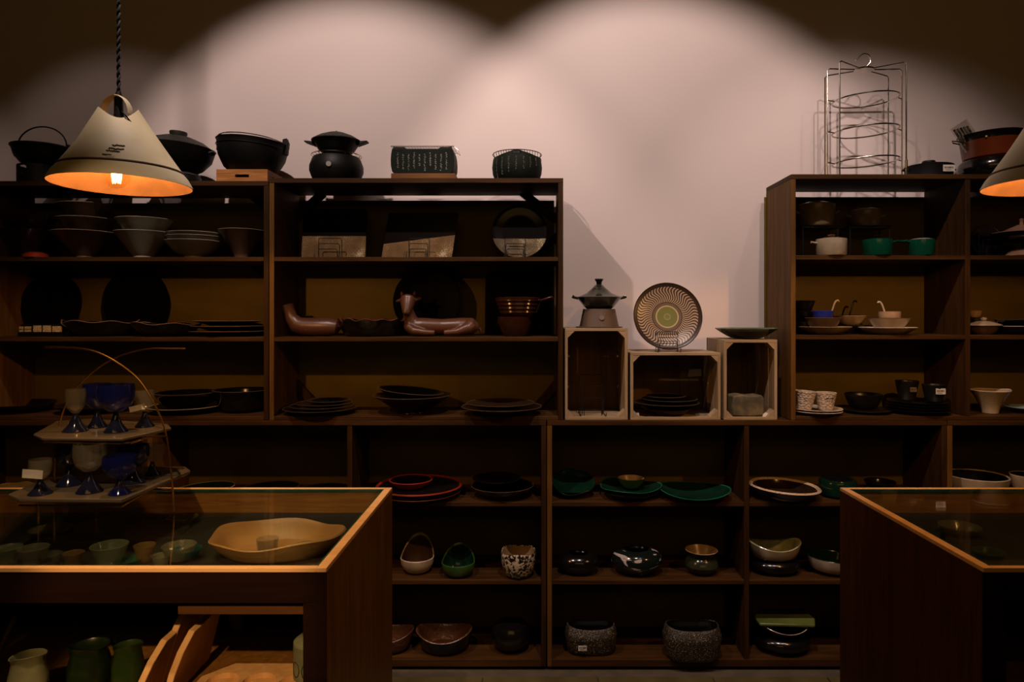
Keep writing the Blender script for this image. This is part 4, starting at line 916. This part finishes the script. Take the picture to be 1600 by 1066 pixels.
# ---------------------------------------------------------------- lower units
def lower():
    z = L1+.0005
    D('tilted black plate with green glaze behind the left counter', 318, 747, 92, z+.004, .12, [GRB, TANG, GRB], foot=.5, p=.9, hh=.022, rot=(0, math.radians(-3), 0))
    D('big oval black plate in the middle behind the left counter', 420, 746, 92, z+.004, .12, [BLK, RIMB, BLK], foot=.5, p=.9, hh=.024, rot=(0, math.radians(-2), 0))
    D('black plate beside the divider behind the left counter', 508, 748, 82, z, .12, [BLK, RIMB, BLK], foot=.5, p=.9, hh=.022)
    D('black plate at the far left behind the glass stand', 190, 748, 90, z, .12, [BLK, RIMB, BLK], foot=.5, p=.9, hh=.022)
    # pale fluted dish at far left
    D('pale wavy dish cut by the left edge behind the glass stand', 10, 752, 92, z, .1, [CRM, WHT, CRM], foot=.5, p=1.1, name='dish', hh=.026, fn=wavy(.004, 9))
    D('lower black plate with thin copper rim under the red plates', 655, 0, 130, z, .10, [BLK, REDR, BLK], foot=.6, p=1.0, hh=.022)
    D('large black plate with wide red lacquer rim', 655, 0, 134, z+.0225, .10, [REDL, REDL, BLK], foot=.6, p=1.0, hh=.022, th=.013)
    D('small red lacquer bowl with black inside on the red-rimmed plate', 642, 0, 68, z+.030, .12, [REDL, REDL, BLK], foot=.5, p=.6, hh=.034, name='bowl', th=.008)
    D('long dark red-edged plate end poking out behind the left counter corner', 590, 752, 60, z, .21, [REDL, REDL, BLK], foot=.6, p=1.0, hh=.012)
    D('lower black shallow bowl of the pair beside the dark post', 785, 0, 98, z, .11, [BLK, RIMB, BLK], foot=.6, p=.6, hh=.044, name='bowl')
    D('upper black bowl of the pair beside the dark post', 776, 0, 76, z+.045, .12, [BLK, BLK, BLK], foot=.4, p=.6, hh=.026, name='bowl')
    D('dark green heart shaped bowl tipped up against the post', 896, 0, 66, z+.034, .12, [GRB, GRB, GRB], foot=.5, p=.6, hh=.026, name='bowl', rot=(math.radians(24), 0, 0), fn=lambda x, y, zz, t, r, Rr, h: (x, y*(1+.1*math.cos(3*t)), zz))
    D('dark green bowl base beneath the heart shaped bowl', 896, 0, 60, z, .12, [GRB]*3, foot=.6, hh=.028, name='bowl', fn=lambda x, y, zz, t, r, Rr, h: (x*(1+.06*math.cos(3*t)), y, zz))
    tri = lambda x, y, zz, t, r, Rr, h: (x*(1+.07*math.cos(3*t)), y*(1+.07*math.cos(3*t)), zz+.005*(zz/h)*math.cos(3*t))
    D('lower dark green plate under the small green cup', 984, 0, 90, z, .10, [GRB, GRB, GRB], foot=.6, hh=.024, fn=tri)
    D('upper green glazed plate holding the small green cup', 983, 0, 96, z+.020, .10, [GRB, GRE, GRB], foot=.5, p=.9, hh=.024, fn=tri)
    D('small leaf green cup on the dark green plate', 986, 0, 44, z+.028, .12, [GRL, BLK, TANG], foot=.4, p=.6, name='cup', hh=.044)
    D('large emerald green leaf shaped plate', 1085, 0, 112, z, .075, [GRB, GRE, GRB], foot=.55, p=.9, hh=.034, fn=saddle(.007, 2, .5), th=.006)
    # emerald puddle on the plate's near inside
    D('oval black-brown dish with broad speckled cream rim', 1225, 0, 108, z+.006, .075, [BLK, speck('cream speckle', (.52, .38, .26), (.08, .04, .02), 160, .40), BRG], foot=.7, p=.5, name='dish', hh=.040, th=.017, rot=(0, math.radians(2.5), 0))
    t = thing('lidded_pot', 'round black-green lidded jar beside the cream-rimmed dish', 'jar', (X_(1309, .10), .10, z)); k = s_(.10)
    MB().lathe(P([(0, 0), (22, 0), (27, 4), (28, 22), (25, 27), (18, 27), (24, 20), (0, 3)], k), 40).build('body', GRB, t)
    MB().lathe(P([(0, 30), (17, 29), (22, 27), (0, 26)], k), 36).build('lid', BLK, t)
    D('small glossy black bowl above the right counter edge', 1375, 0, 46, z+.012, .18, [BLK]*3, foot=.6, p=.6, name='bowl', hh=.03)
    D('black saucer under the small glossy black bowl', 1375, 0, 50, z, .18, [BLK]*3, foot=.6, name='saucer', cat='saucer', hh=.012)
    D('dark oval bowl with thick cream rim behind the right counter', 1526, 743, 88, z, .14, [CRM, CRM, BLK], foot=.8, p=.5, name='bowl', th=.008)
    D('cream dish at the right edge behind the right counter', 1606, 742, 50, z, .10, [CRM, CRM, BLK], foot=.6, name='dish')
    # second row
    z = L2+.0005; Y = .09; k = s_(Y)
    def hood(label, cx, w, h0, h1, mo, mi, Yq):
        k = s_(Yq)
        f = lambda x, y, zz, t, r, Rr, h: (x*(1-.18*max(0, zz/h-.6)), y*(1-.1*(zz/h)**2)+.012*(max(0, (zz/h))**2)*max(0, math.sin(t)), zz*(1+(h1/h0-1)*(max(0, math.sin(t))**1.3)*(zz/h)**1.5))
        D(label, cx, 0, w, z, Yq, [mo, WHT if mo is CRM else mo, mi], foot=.45, p=.42, name='hooded_bowl', cat='bowl', hh=h0*k, fn=f, th=.006, n=14)
    hood('cream hooded bowl with open front on the middle lower shelf', 652, 56, 22, 48, CRM, BRN, .10)
    hood('green hooded bowl with dark inside on the middle lower shelf', 716, 56, 20, 38, GRL, GRB, .06)
    sp = speck('black white bark', (.012, .010, .008), (.55, .45, .33), 90, .52, bump=1)
    D('rugged black and cream speckled cup with plain beige inside', 810, 0, 60, z, .05, [sp, sp, TANG], foot=.5, p=.45, name='cup', hh=.105, th=.006, n=12, lip=-.004, fn=lambda x, y, zz, t, r, Rr, h: (x*(1-.10*max(0, zz/h-.55)/.45), y*(1-.10*max(0, zz/h-.55)/.45), zz+.004*math.sin(3*t)*(zz/h)**3))
    def pod(label, cx, w, h, Yq, mt, z_=None, pr=None, name='bowl', sy=.8, hole=.5, inner=None, fn=None, lip_h=0):
        k = s_(Yq); r = w/2; q = hole
        p_ = [(0, 0), (r*.55, 0), (r*.8, h*.14), (r*.97, h*.36), (r, h*.52), (r*.95, h*.72), (r*.80, h*.9), (r*(q+.06), h), (r*q, h+lip_h), (r*(q-.04), h+lip_h), (r*q, h*.88), (r*.75, h*.7), (r*.8, h*.4), (0, h*.1)]
        o = MB().lathe(P(p_, k), 44, [0]*9+[1]*4, sy=sy, fn=fn).build(name, [mt, inner or BLK], loc=(X_(cx, Yq), Yq, (z if z_ is None else z_)+.0004)); return tag(o, label, name.split('_')[-1])
    pod('low rounded glossy black bowl with closed-in mouth', 904, 64, 30, .09, BLK)
    bw = None
    m, nt, b = nodes('black white splash'); Lk = nt.links
    tc = N(nt, 'ShaderNodeTexCoord'); n = N(nt, 'ShaderNodeTexNoise'); n.inputs['Scale'].default_value = 9; n.inputs['Distortion'].default_value = 1.5
    mp = N(nt, 'ShaderNodeMapping'); mp.inputs['Scale'].default_value = (.8, .8, 3.2); mp.inputs['Location'].default_value = (.3, .2, .5); Lk.new(tc.outputs['Object'], mp.inputs[0]); Lk.new(mp.outputs[0], n.inputs['Vector'])
    r = N(nt, 'ShaderNodeValToRGB'); r.color_ramp.elements[0].position = .60; r.color_ramp.elements[1].position = .615; r.color_ramp.elements[0].color = (.006, .009, .008, 1); r.color_ramp.elements[1].color = (.40, .35, .32, 1)
    Lk.new(n.outputs['Fac'], r.inputs['Fac']); Lk.new(r.outputs[0], b.inputs['Base Color']); b.inputs['Roughness'].default_value = .12
    pod('rounded black bowl with grey-white brushed splash', 995, 80, 36, .09, m)
    t = thing('jar', 'dark green jar with wide open beige mouth', 'jar', (X_(1096, .09), .09, z)); k = s_(.09)
    MB().lathe(P([(0, 0), (15, 0), (22, 4), (26, 12), (24, 20), (19, 25), (20, 28), (25, 35), (23.5, 35.5), (18, 28), (15, 22), (0, 8)], k), 40, [0]*7+[1]*4).build('body', [glaze('olive black glaze', (.025, .028, .014), .15), TANG], t)
    boat = lambda x, y, zz, t, r, Rr, h: (x, y, zz+.012*(zz/h)**2*math.cos(2*t))
    pod('black oval bowl under the pale boat shaped bowl', 1212, 76, 22, .09, BLK, sy=.7)
    k = s_(.09); pale = glaze('pale green cream glaze', (.40, .37, .24), .2, c2=(.28, .30, .15), sc_=30)
    D('pale green and cream boat shaped bowl on a black bowl', 1210, 0, 82, z+22*k, .09, [glaze('cream pink glaze', (.50, .39, .28), .25), pale, pale], foot=.6, p=.4, name='bowl', hh=.062, sy=.7, fn=boat, th=.009)
    D('white bowl with dark green inside partly hidden by the right counter', 1300, 0, 80, z+.005, .09, [WHT, GRB, GRB], foot=.6, p=.45, name='bowl', hh=.06, sy=.8, th=.006, rot=(0, math.radians(4), 0))
    # third row
    z = L3+.0005
    rb = glaze('rough brown glaze', (.10, .04, .02), .35, bump=.8, bs=60)
    D('brown rough bowl partly hidden by the left counter', 608, 0, 78, z, .09, [rb, rb, rb], foot=.6, p=.45, name='bowl', hh=.075, sy=.8, fn=boat)
    D('glossy dark bowl with brown lustre rim on the bottom shelf', 694, 0, 88, z, .09, [BLK, rb, rb], foot=.6, p=.45, name='bowl', hh=.075, sy=.8, fn=boat, th=.009)
    pod('round black vase in the shade of the bottom shelf', 798, 62, 42, .10, BLK, name='vase', sy=1, hole=.3)
    sk = speck('dark pebbled glaze', (.012, .010, .008), (.26, .18, .10), 240, .42, rough=.4, bump=1)
    def trough(label, cx, w, h, Yq, tg=False):
        k = s_(Yq); o = D(label, cx, 0, w, z, Yq, [sk, sk, BLKM], foot=.78, p=.4, name='planter', cat='planter', hh=h*k, sy=.62, fn=lambda x, y, zz, t, r, Rr, h_: (x*(1-.04*math.cos(4*t))*(1-.12*max(0, zz/h_-.7)/.3), y*(1-.08*math.cos(4*t))*(1-.25*max(0, zz/h_-.7)/.3), zz+.006*(zz/h_)**2*math.cos(2*t)), th=.008, n=12)
        if tg:
            q, b = label_tag(o, -.04, -w/2*.62*k-.001, 16*k, 13*k, 8*k); b.build('barcode', INK, q)
    trough('pebbly black speckled planter with white price tag', 923, 88, 40, .08, True)
    trough('large pebbly black speckled planter overhanging the bottom shelf', 1081, 98, 48, .03)
    pod('black oval bowl at the bottom of the right stack', 1223, 84, 26, .09, BLK, sy=.8)
    k = s_(.09)
    D('cream bowl with thin white rim in the right stack', 1223, 0, 82, z+26*k, .09, [BRN, WHT, BLK], foot=.4, p=.5, name='bowl', hh=.04, sy=.8, fn=boat)
    o = MB().prism([(-.125, -.06), (.10, -.07), (.12, -.02), (.10, .07), (-.08, .06), (-.13, -.0)], 0, .014, ax='z').build('leaf_dish', glaze('moss glaze', (.10, .13, .03), .3), loc=(X_(1226, .09), .09, z+26*k+.056), rot=(math.radians(6), 0, 0), bev=.005); tag(o, 'flat moss green leaf shaped dish topping the right stack', 'dish')
lower()
# ---------------------------------------------------------------- glass stand on the left counter
def stand():
    Yc = -.93; zt = .9002
    x0 = X_(165, Yc)
    t = thing('tiered_stand', 'two-tier thick glass slab stand with crossing brass arcs', 'stand', (x0, Yc, zt))
    def slab(name, pts, Z, th):
        poly = [on(px, py, Z) for px, py in pts]
        MB().prism([(a-x0, b-Yc) for a, b in poly], Z-th-zt, Z-zt, ax='z').build(name, GLK, t, bev=.003)
    Z1_, Z2_ = 1.125, .985
    slab('upper_glass_slab', [(52, 678), (66, 684), (190, 685), (268, 668), (262, 662), (140, 654), (88, 658)], Z1_, .009)
    slab('lower_glass_slab', [(12, 772), (30, 779), (190, 780), (298, 735), (290, 729), (226, 729), (60, 752)], Z2_, .011)
    def arc(pts, Y, name='brass_arc'):
        P0 = []
        q = [Vector((X_(a, Y)-x0, Y-Yc, Z_(b, Y)-zt)) for a, b in pts]
        for i in range(len(q)-1):   # catmull-rom
            p0, p1, p2, p3 = q[max(i-1, 0)], q[i], q[i+1], q[min(i+2, len(q)-1)]
            for s in range(6):
                u = s/6; P0.append(.5*((2*p1)+(p2-p0)*u+(2*p0-5*p1+4*p2-p3)*u*u+(3*p1-p0-3*p2+p3)*u**3))
        P0.append(q[-1]); MB().tube(P0, .0028, 8).build(name, BRASS, t)
    arc([(70, 543), (95, 543), (126, 545), (152, 551), (180, 565), (212, 588), (232, 614), (248, 645), (258, 675), (264, 710), (269, 755), (272, 799)], -.90)
    arc([(290, 545), (262, 545), (240, 545), (212, 549), (185, 557), (160, 570), (135, 590), (115, 612), (100, 640), (92, 670), (86, 715), (84, 775)], -.80)
    def rail(a, b, Y1, Y2, dz=0):
        MB().tube([(X_(a[0], Y1)-x0, Y1-Yc, Z_(a[1], Y1)-zt), (X_(b[0], Y2)-x0, Y2-Yc, Z_(b[1], Y2)-zt)], .0028, 8).build('brass_rail', BRASS, t)
    rail((68, 691), (203, 693), -.985, -.985); rail((203, 693), (236, 682), -.985, -.90); rail((236, 682), (262, 681.5), -.90, -.90)
    rail((238, 764), (270, 765), -.90, -.90)
    rail((30, 790), (190, 792), -1.0, -1.0); rail((190, 792), (238, 764), -1.0, -.90)
    # left legs so that the stand rests on the glass
    for xx, yy in ((60, -1.0), (150, -.80)):
        k = X_(xx, yy)-x0; MB().tube([(k, yy-Yc, Z2_-.012-zt), (k, yy-Yc, 0)], .0028, 8).build('brass_leg', BRASS, t)
    # goblets
    def goblet(label, cx, by, topy, w, Z, gm, fw=34, fm=GLD, ribs=0):
        X, Y = on(cx, by-4, Z); k = s_(Y); h = (by-topy)*k; r = w/2*k; f = fw/2*k
        g = thing('goblet', label, 'goblet', (X, Y, Z+.0005))
        fo = MB().lathe([(0, 0), (f, 0), (f, .002), (f*.55, h*.16), (f*.25, h*.34), (f*.22, h*.42), (0, h*.42)], 28); fo.build('foot', fm, g)
        fn = (lambda x, y, z, t_, r_: (x*(1+.03*math.cos(ribs*t_)), y*(1+.03*math.cos(ribs*t_)), z)) if ribs else None
        MB().lathe([(0, h*.42), (r*.35, h*.43), (r*.8, h*.55), (r*.98, h*.72), (r, h*.86), (r*.94, h), (r*.90, h), (r*.95, h*.85), (r*.75, h*.57), (0, h*.46)], 56 if ribs else 32, fn=fn).build('cup_bowl', gm, g)
        return g, X, Y
    goblet('small clear ribbed goblet at left on the upper glass tier', 118, 678, 612, 28, Z1_, GLS, 36, GLD, 12)
    goblet('tall dark blue goblet at the back of the upper glass tier', 152, 672, 604, 42, Z1_, GLB, 28)
    goblet('wide cobalt blue goblet in front of the upper glass tier', 181, 679, 605, 54, Z1_, GLB, 34)
    g, X, Y = goblet('small goblet with a white tag at right on upper tier', 226, 671, 614, 28, Z1_, GLS, 28)
    o = MB().box(-.022, .022, -.001, 0, -.008, .008).build('price_tag', PAPER, g, loc=(-.006, -.028, .058), rot=(0, math.radians(-14), 0))
    g, X, Y = goblet('small dark goblet with cream tag at left on lower tier', 63, 776, 722, 32, Z2_, GLS, 34)
    MB().box(-.026, .026, -.001, 0, -.011, .011).build('price_tag', PAPER, g, loc=(.002, -.03, .058), rot=(0, math.radians(4), 0))
    goblet('tall dark goblet at the left back of lower tier', 108, 762, 697, 40, Z2_, GLD, 36)
    goblet('clear fluted goblet in the middle of lower tier', 140, 773, 697, 46, Z2_, GLS, 38, GLD, 14)
    goblet('cobalt ribbed goblet in front of the lower tier', 187, 776, 716, 48, Z2_, GLB, 32, GLB, 16)
    goblet('dark blue goblet behind the cobalt ribbed one on lower tier', 208, 758, 700, 46, Z2_, GLD, 36)
    goblet('small faceted goblet at the right end of the lower tier', 238, 746, 698, 36, Z2_, GLS, 26, GLD, 12)
stand()
# ---------------------------------------------------------------- inside the left counter display
def display():
    zf = .8252
    # freeform beige bowl
    bei = glaze('beige freeform glaze', (.44, .25, .11), .45, c2=(.36, .19, .08), sc_=8)
    X, Y = -.672, -1.005
    fn = lambda x, y, z, t, r: (x*(1+.035*math.cos(3*t+.5)*(r/.17)+.02*math.sin(7*t)*(r/.17)), y*(1+.04*math.cos(3*t+1)*(r/.17)+.02*math.sin(6*t)*(r/.17)), z*(1+.10*math.sin(2*t+2.2)+.06*math.sin(5*t)))
    Pq, M = bprof(.168, .052, .11, 0, .6, .009)
    o = MB().lathe(Pq, 72, M, sx=1.02, sy=.76, fn=fn).build('freeform_bowl', [bei]*3, loc=(X, Y, zf)); tag(o, 'large beige freeform bowl under the counter glass', 'bowl')
    def gl(label, cx, rimy, w, hpx, m=GLS, foot=.7, name='glass_cup', cat='glass', ribs=0, on_z=zf, p=1.0):
        # depth from the rim's height
        h = .052*hpx; Zr = on_z+h; X, Y = on(cx, rimy, Zr); k = s_(Y); r = w/2*k
        Pq, M = bprof(r, h, r*foot, 0, p, .0025)
        f = (lambda x, y, z, t, q: (x*(1+.03*math.cos(ribs*t)), y*(1+.03*math.cos(ribs*t)), z)) if ribs else None
        o = MB().lathe(Pq, 48, M, fn=f).build(name, [m]*3, loc=(X, Y, on_z+.0005)); tag(o, label, cat)
    gg = glaze('amber foil', (.6, .35, .08), .2, metal=.6)
    gl('clear glass tumbler standing inside the beige freeform bowl', 418, 842, 34, .95, foot=.8, on_z=zf+.008)
    gl('short clear glass cup inside the beige freeform bowl', 478, 852, 38, .6, foot=.5, p=.6, on_z=zf+.008)
    gr = sglass('greenish glass', tuple(q*.26 for q in (.55, .62, .45)), .5); te = sglass('teal glass', tuple(q*.26 for q in (.10, .38, .42)), .5)
    gl('tapered greenish glass cup in the middle of the display', 171, 852, 54, 1.0, gr, .55)
    gl('clear fluted glass bowl at the front right of the glassware', 280, 852, 50, .8, sglass('cream glass', tuple(q*.26 for q in (.7, .66, .5)), .5), .4, ribs=18, p=.6)
    gl('teal glass cup with gold foot near the beige bowl', 292, 858, 44, .55, te, .4, p=.6)
    gl('dark green glass saucer in the front of the display', 200, 874, 42, .25, sglass('green glass', tuple(q*.26 for q in (.08, .35, .18)), .5), .5)
    gl('amber flecked glass cup left of the tapered cup', 115, 864, 30, .7, sglass('amber glass', tuple(q*.26 for q in (.75, .42, .15)), .5), .6)
    gl('amber flecked glass cup left of the fluted bowl', 226, 852, 32, .8, sglass('amber glass', tuple(q*.26 for q in (.75, .42, .15)), .5), .6)
    gl('smoky glass cup at left in the display front', 52, 856, 44, .85, sglass('smoke glass', tuple(q*.26 for q in (.5, .48, .36)), .5), .6)
    gl('clear ribbed glass cup near the left edge of display', 12, 856, 40, .8, gr, .6, ribs=14)
    gl('low clear glass bowl beside the smoky cup', 78, 866, 34, .5, GLS, .5, p=.6)
    gl('small clear glass beneath the fluted bowl in front', 252, 868, 30, .5, sglass('cream glass', tuple(q*.26 for q in (.7, .66, .5)), .5), .6)
    for i, (a, b, c, l) in enumerate(((172, 818, 96, 'flat amber glass plate at the back left of the display'), (80, 826, 60, 'small yellow glass dish at the far back left of the display'), (285, 808, 46, 'pale glass dish at the back centre of the display'))):
        gl(l, a, b, c, .35, sglass('amber plate glass', tuple(q*.26 for q in (.70, .5, .2)), .5), .5, 'glass_plate', 'plate')
    # right counter display
    gl('green glass dish inside the right counter', 1545, 862, 46, .6, sglass('dish glass', tuple(q*.26 for q in (.35, .5, .3)), .5), .4, 'glass_dish', 'dish', p=.6)
    gl('small green glass bottle stub inside the right counter', 1473, 832, 8, 1.0, sglass('green glass', tuple(q*.26 for q in (.08, .35, .18)), .5), .9, 'glass_cup', 'glass')
    gl('dark glass dish at the back of the right counter', 1500, 822, 60, .4, sglass('smoke glass', tuple(q*.26 for q in (.5, .48, .36)), .5), .5, 'glass_dish', 'dish')
display()
# ---------------------------------------------------------------- left counter compartment
def compartment():
    z = .5605
    def board(label, px, py_bot, tilt, hpx, Yf, dep, lean, ch=.03):
        k = s_(Yf); h = hpx*k; x = X_(px, Yf)
        poly = [(0, 0), (dep, 0), (dep, h), (ch*1.1, h), (ch*.35, h-ch*.7), (0, h-ch*1.6)]
        m = MB().prism(poly, -.0075, .0075, ax='x'); o = m.build('cutting_board', PW, loc=(x, Yf, z+.003), rot=(0, math.radians(lean), 0), bev=.002); return tag(o, label, 'board')
    board('light wooden cutting board, leftmost of the leaning three', 207, 0, 0, 93, -1.26, .20, 18, .05)
    board('tall light wooden cutting board in the middle of the leaning three', 249, 0, 0, 109, -1.16, .24, 16, .02)
    board('light wooden cutting board, rightmost beside the round-welled tray', 257, 0, 0, 99, -1.24, .20, 14, .05)
    # tray with three round wells
    x0 = X_(405, -1.2); t = thing('serving_tray', 'light wooden serving tray with three round wells', 'tray', (x0, -1.2, z))
    h = .035; W = .142; Dp = .075
    m = MB(); out = [(-W, -Dp), (W, -Dp), (W, Dp*.5), (W*.82, Dp), (-W*.62, Dp), (-W, Dp*.2)]
    m.prism(out, 0, h-.014, ax='z')
    m.build('tray_base', PW, t, bev=.002)
    # top plate with wells cut as rings
    import bmesh
    wells = [(-.084, -.004, .038), (.002, -.004, .038), (.088, -.012, .038)]
    bm = bmesh.new(); vo = [bm.verts.new((a, b, h)) for a, b in out]; edges = [bm.edges.new((vo[i], vo[(i+1) % len(vo)])) for i in range(len(vo))]
    loops = []
    for cx, cy, r in wells:
        vv = [bm.verts.new((cx+r*math.cos(2*PI*i/28), cy+r*.95*math.sin(2*PI*i/28), h)) for i in range(28)]
        edges += [bm.edges.new((vv[i], vv[(i+1) % 28])) for i in range(28)]; loops.append(vv)
    bmesh.ops.triangle_fill(bm, edges=edges, use_beauty=True)
    # drop faces inside the wells
    for f in list(bm.faces):
        c = f.calc_center_median()
        if any((c.x-cx)**2+((c.y-cy)/.95)**2 < (r*.97)**2 for cx, cy, r in wells) and all(any(v in lp for lp in loops) for v in f.verts): bm.faces.remove(f)
    for lp in loops+[vo]:
        low = [bm.verts.new((v.co.x, v.co.y, h-.0135)) for v in lp]
        for i in range(len(lp)): bm.faces.new((lp[i], lp[(i+1) % len(lp)], low[(i+1) % len(lp)], low[i]))
    bmesh.ops.recalc_face_normals(bm, faces=bm.faces)
    me = bpy.data.meshes.new('tray_top'); bm.to_mesh(me); bm.free(); me.materials.append(PW); o = bpy.data.objects.new('tray_top', me); COL.objects.link(o); o.parent = t
    # canister
    Y = -1.184; k = s_(Y); c = thing('canister', 'grey-green ceramic canister with painted dark loops on the tray', 'canister', (X_(491, Y)-.002, Y, z+h+.001))
    cg = glaze('grey green glaze', (.15, .16, .09), .25)
    r = 30*k; H = 52*k
    MB().lathe([(0, 0), (r*.88, 0), (r, .004), (r, H), (r*.97, H+.002), (0, H+.002)], 40).build('body', cg, c)
    MB().lathe([(0, H+.002), (r*1.0, H+.003), (r*.98, H+.008), (r*.75, H+.016), (0, H+.020)], 40).build('lid', glaze('pale lid', (.24, .27, .16), .2), c)
    m = MB()
    for sgn, ph in ((1, -2.3), (1, -1.6)):
        m.tube([((r+.0004)*math.cos(ph+.28*math.cos(a/8*PI*2)), (r+.0004)*math.sin(ph+.28*math.cos(a/8*PI*2)), H*.4+.018*math.sin(a/8*PI*2)) for a in range(8)], .0011, 5, closed=True)
    m.build('painted_loop', INK, c)
    # yellowish blurred vase behind
    Y = -.85; o = D('small olive yellow cup deep behind the serving tray', 371, 1002, 34, z, Y, [glaze('olive yellow', (.24, .22, .05), .4)]*3, foot=.7, p=.8, name='cup', hh=.11)
    # pitchers
    def pitcher(label, cx, ry, w, m, Y, rz=0, hh=.12):
        k = s_(Y); r = w/2*k; t = thing('pitcher', label, 'pitcher', (X_(cx, Y), Y, z), (0, 0, rz))
        f = lambda x, y, zz, tt, q: (x*(1+.25*max(0, math.cos(tt-PI))**6*max(0, zz/hh-.8)*4), y, zz+(.012*max(0, -math.cos(tt))**2-.004)*max(0, zz/hh-.7)*3.3)
        pr = [(0, 0), (.75, 0), (.95, .12), (1.1, .35), (1.08, .6), (.92, .82), (.9, .92), (1.0, 1.0), (.94, 1.0), (.84, .92), (.85, .82), (1.0, .6), (1.0, .3), (0, .05)]
        MB().lathe([(a*r, b*hh) for a, b in pr], 40, fn=f).build('body', m, t)
        MB().tube([(r*.95, 0, hh*.85), (r*1.45, 0, hh*.80), (r*1.6, 0, hh*.55), (r*1.35, 0, hh*.3), (r*1.02, 0, hh*.3)], .005, 10).build('handle', m, t)
    pitcher('pale celadon pitcher with pinched spout in left compartment', 44, 1022, 50, glaze('pale pitcher glaze', (.20, .20, .11), .25), -1.26, rz=PI/2+.5, hh=.125)
    pitcher('dark green round pitcher between the pale pitcher and boards', 140, 1024, 56, glaze('dark green pitcher', (.009, .018, .004), .3), -1.2, rz=1.2, hh=.12)
    pitcher('small green pitcher beside the leftmost cutting board', 200, 1030, 42, glaze('green pitcher', (.020, .042, .007), .3), -1.2, rz=2.2, hh=.12)
    for i, (a, b, c_, d, l) in enumerate(((2, 1010, 24, 962, 'upper wooden stick leaning at the far left of the compartment'), (-20, 1030, 40, 993, 'lower reddish wooden stick slanting at the far left'))):
        Y = -1.12+i*.02; p0 = (X_(a, Y), Y, Z_(b, Y)); p1 = (X_(c_, Y), Y, Z_(d, Y)); v = Vector(p1)-Vector(p0)
        u = -(p0[2]-z-.006)/v.z; base = Vector(p0)+v*u
        m = MB().tube([(0, 0, 0), tuple(Vector(p1)-base)], [.004, .006], 10); o = m.build('wooden_stick', wood('stick wood', (.14, .08, .035), (.09, .05, .02)), loc=tuple(base)); tag(o, l, 'stick')
    # folded tag inside right counter compartment
    Y = -1.2; o = MB().box(0, .16, 0, .12, 0, .018).build('wooden_tray', CW, loc=(X_(1571, Y), Y, Z_(953, Y)), bev=.002); tag(o, 'thin brown wooden tray just inside the right counter opening', 'tray')
    o.location.z = .5605+.0; 
compartment()

# ---------------------------------------------------------------- groups of repeats
def zone(o):
    x, y, z = o.location
    if y < -.5: return 'inside the right counter' if x > .9 else ('on the glass stand' if z > .9 else ('in the left counter display' if z > .8 else 'in the left counter compartment'))
    if z > 1.99: return 'on top of the shelf units'
    col = 'left unit' if x < pxs(420) else ('middle unit' if x < pxs(880) else ('wooden crates' if x < pxs(1236) else ('right unit' if x < pxs(1513) else 'far right unit')))
    if z < 1.0:
        row = 'upper' if z > .6 else ('middle' if z > .3 else 'bottom'); return 'on the %s shelf of the low units' % row
    if col == 'wooden crates': return 'on and in the wooden crates'
    row = 'top' if z > 1.66 else ('second' if z > 1.345 else 'lowest'); return 'on the %s shelf of the %s' % (row, col)
PL = {'dish': 'dishes', 'glass': 'glasses', 'brush': 'brushes', 'shelf': 'shelf units', 'lamp': 'pendant lamps', 'crate': 'wooden crates', 'counter': 'display counters'}
bk = {}
for o in COL.objects:
    if o.parent is None and o.get('category'):
        c = o['category']; k = (c,) if c in ('shelf', 'lamp', 'crate', 'counter') else (c, zone(o)); bk.setdefault(k, []).append(o)
for k, os_ in bk.items():
    if len(os_) > 1:
        for o in os_: o['group'] = ' '.join((PL.get(k[0], k[0]+'s'),)+k[1:])
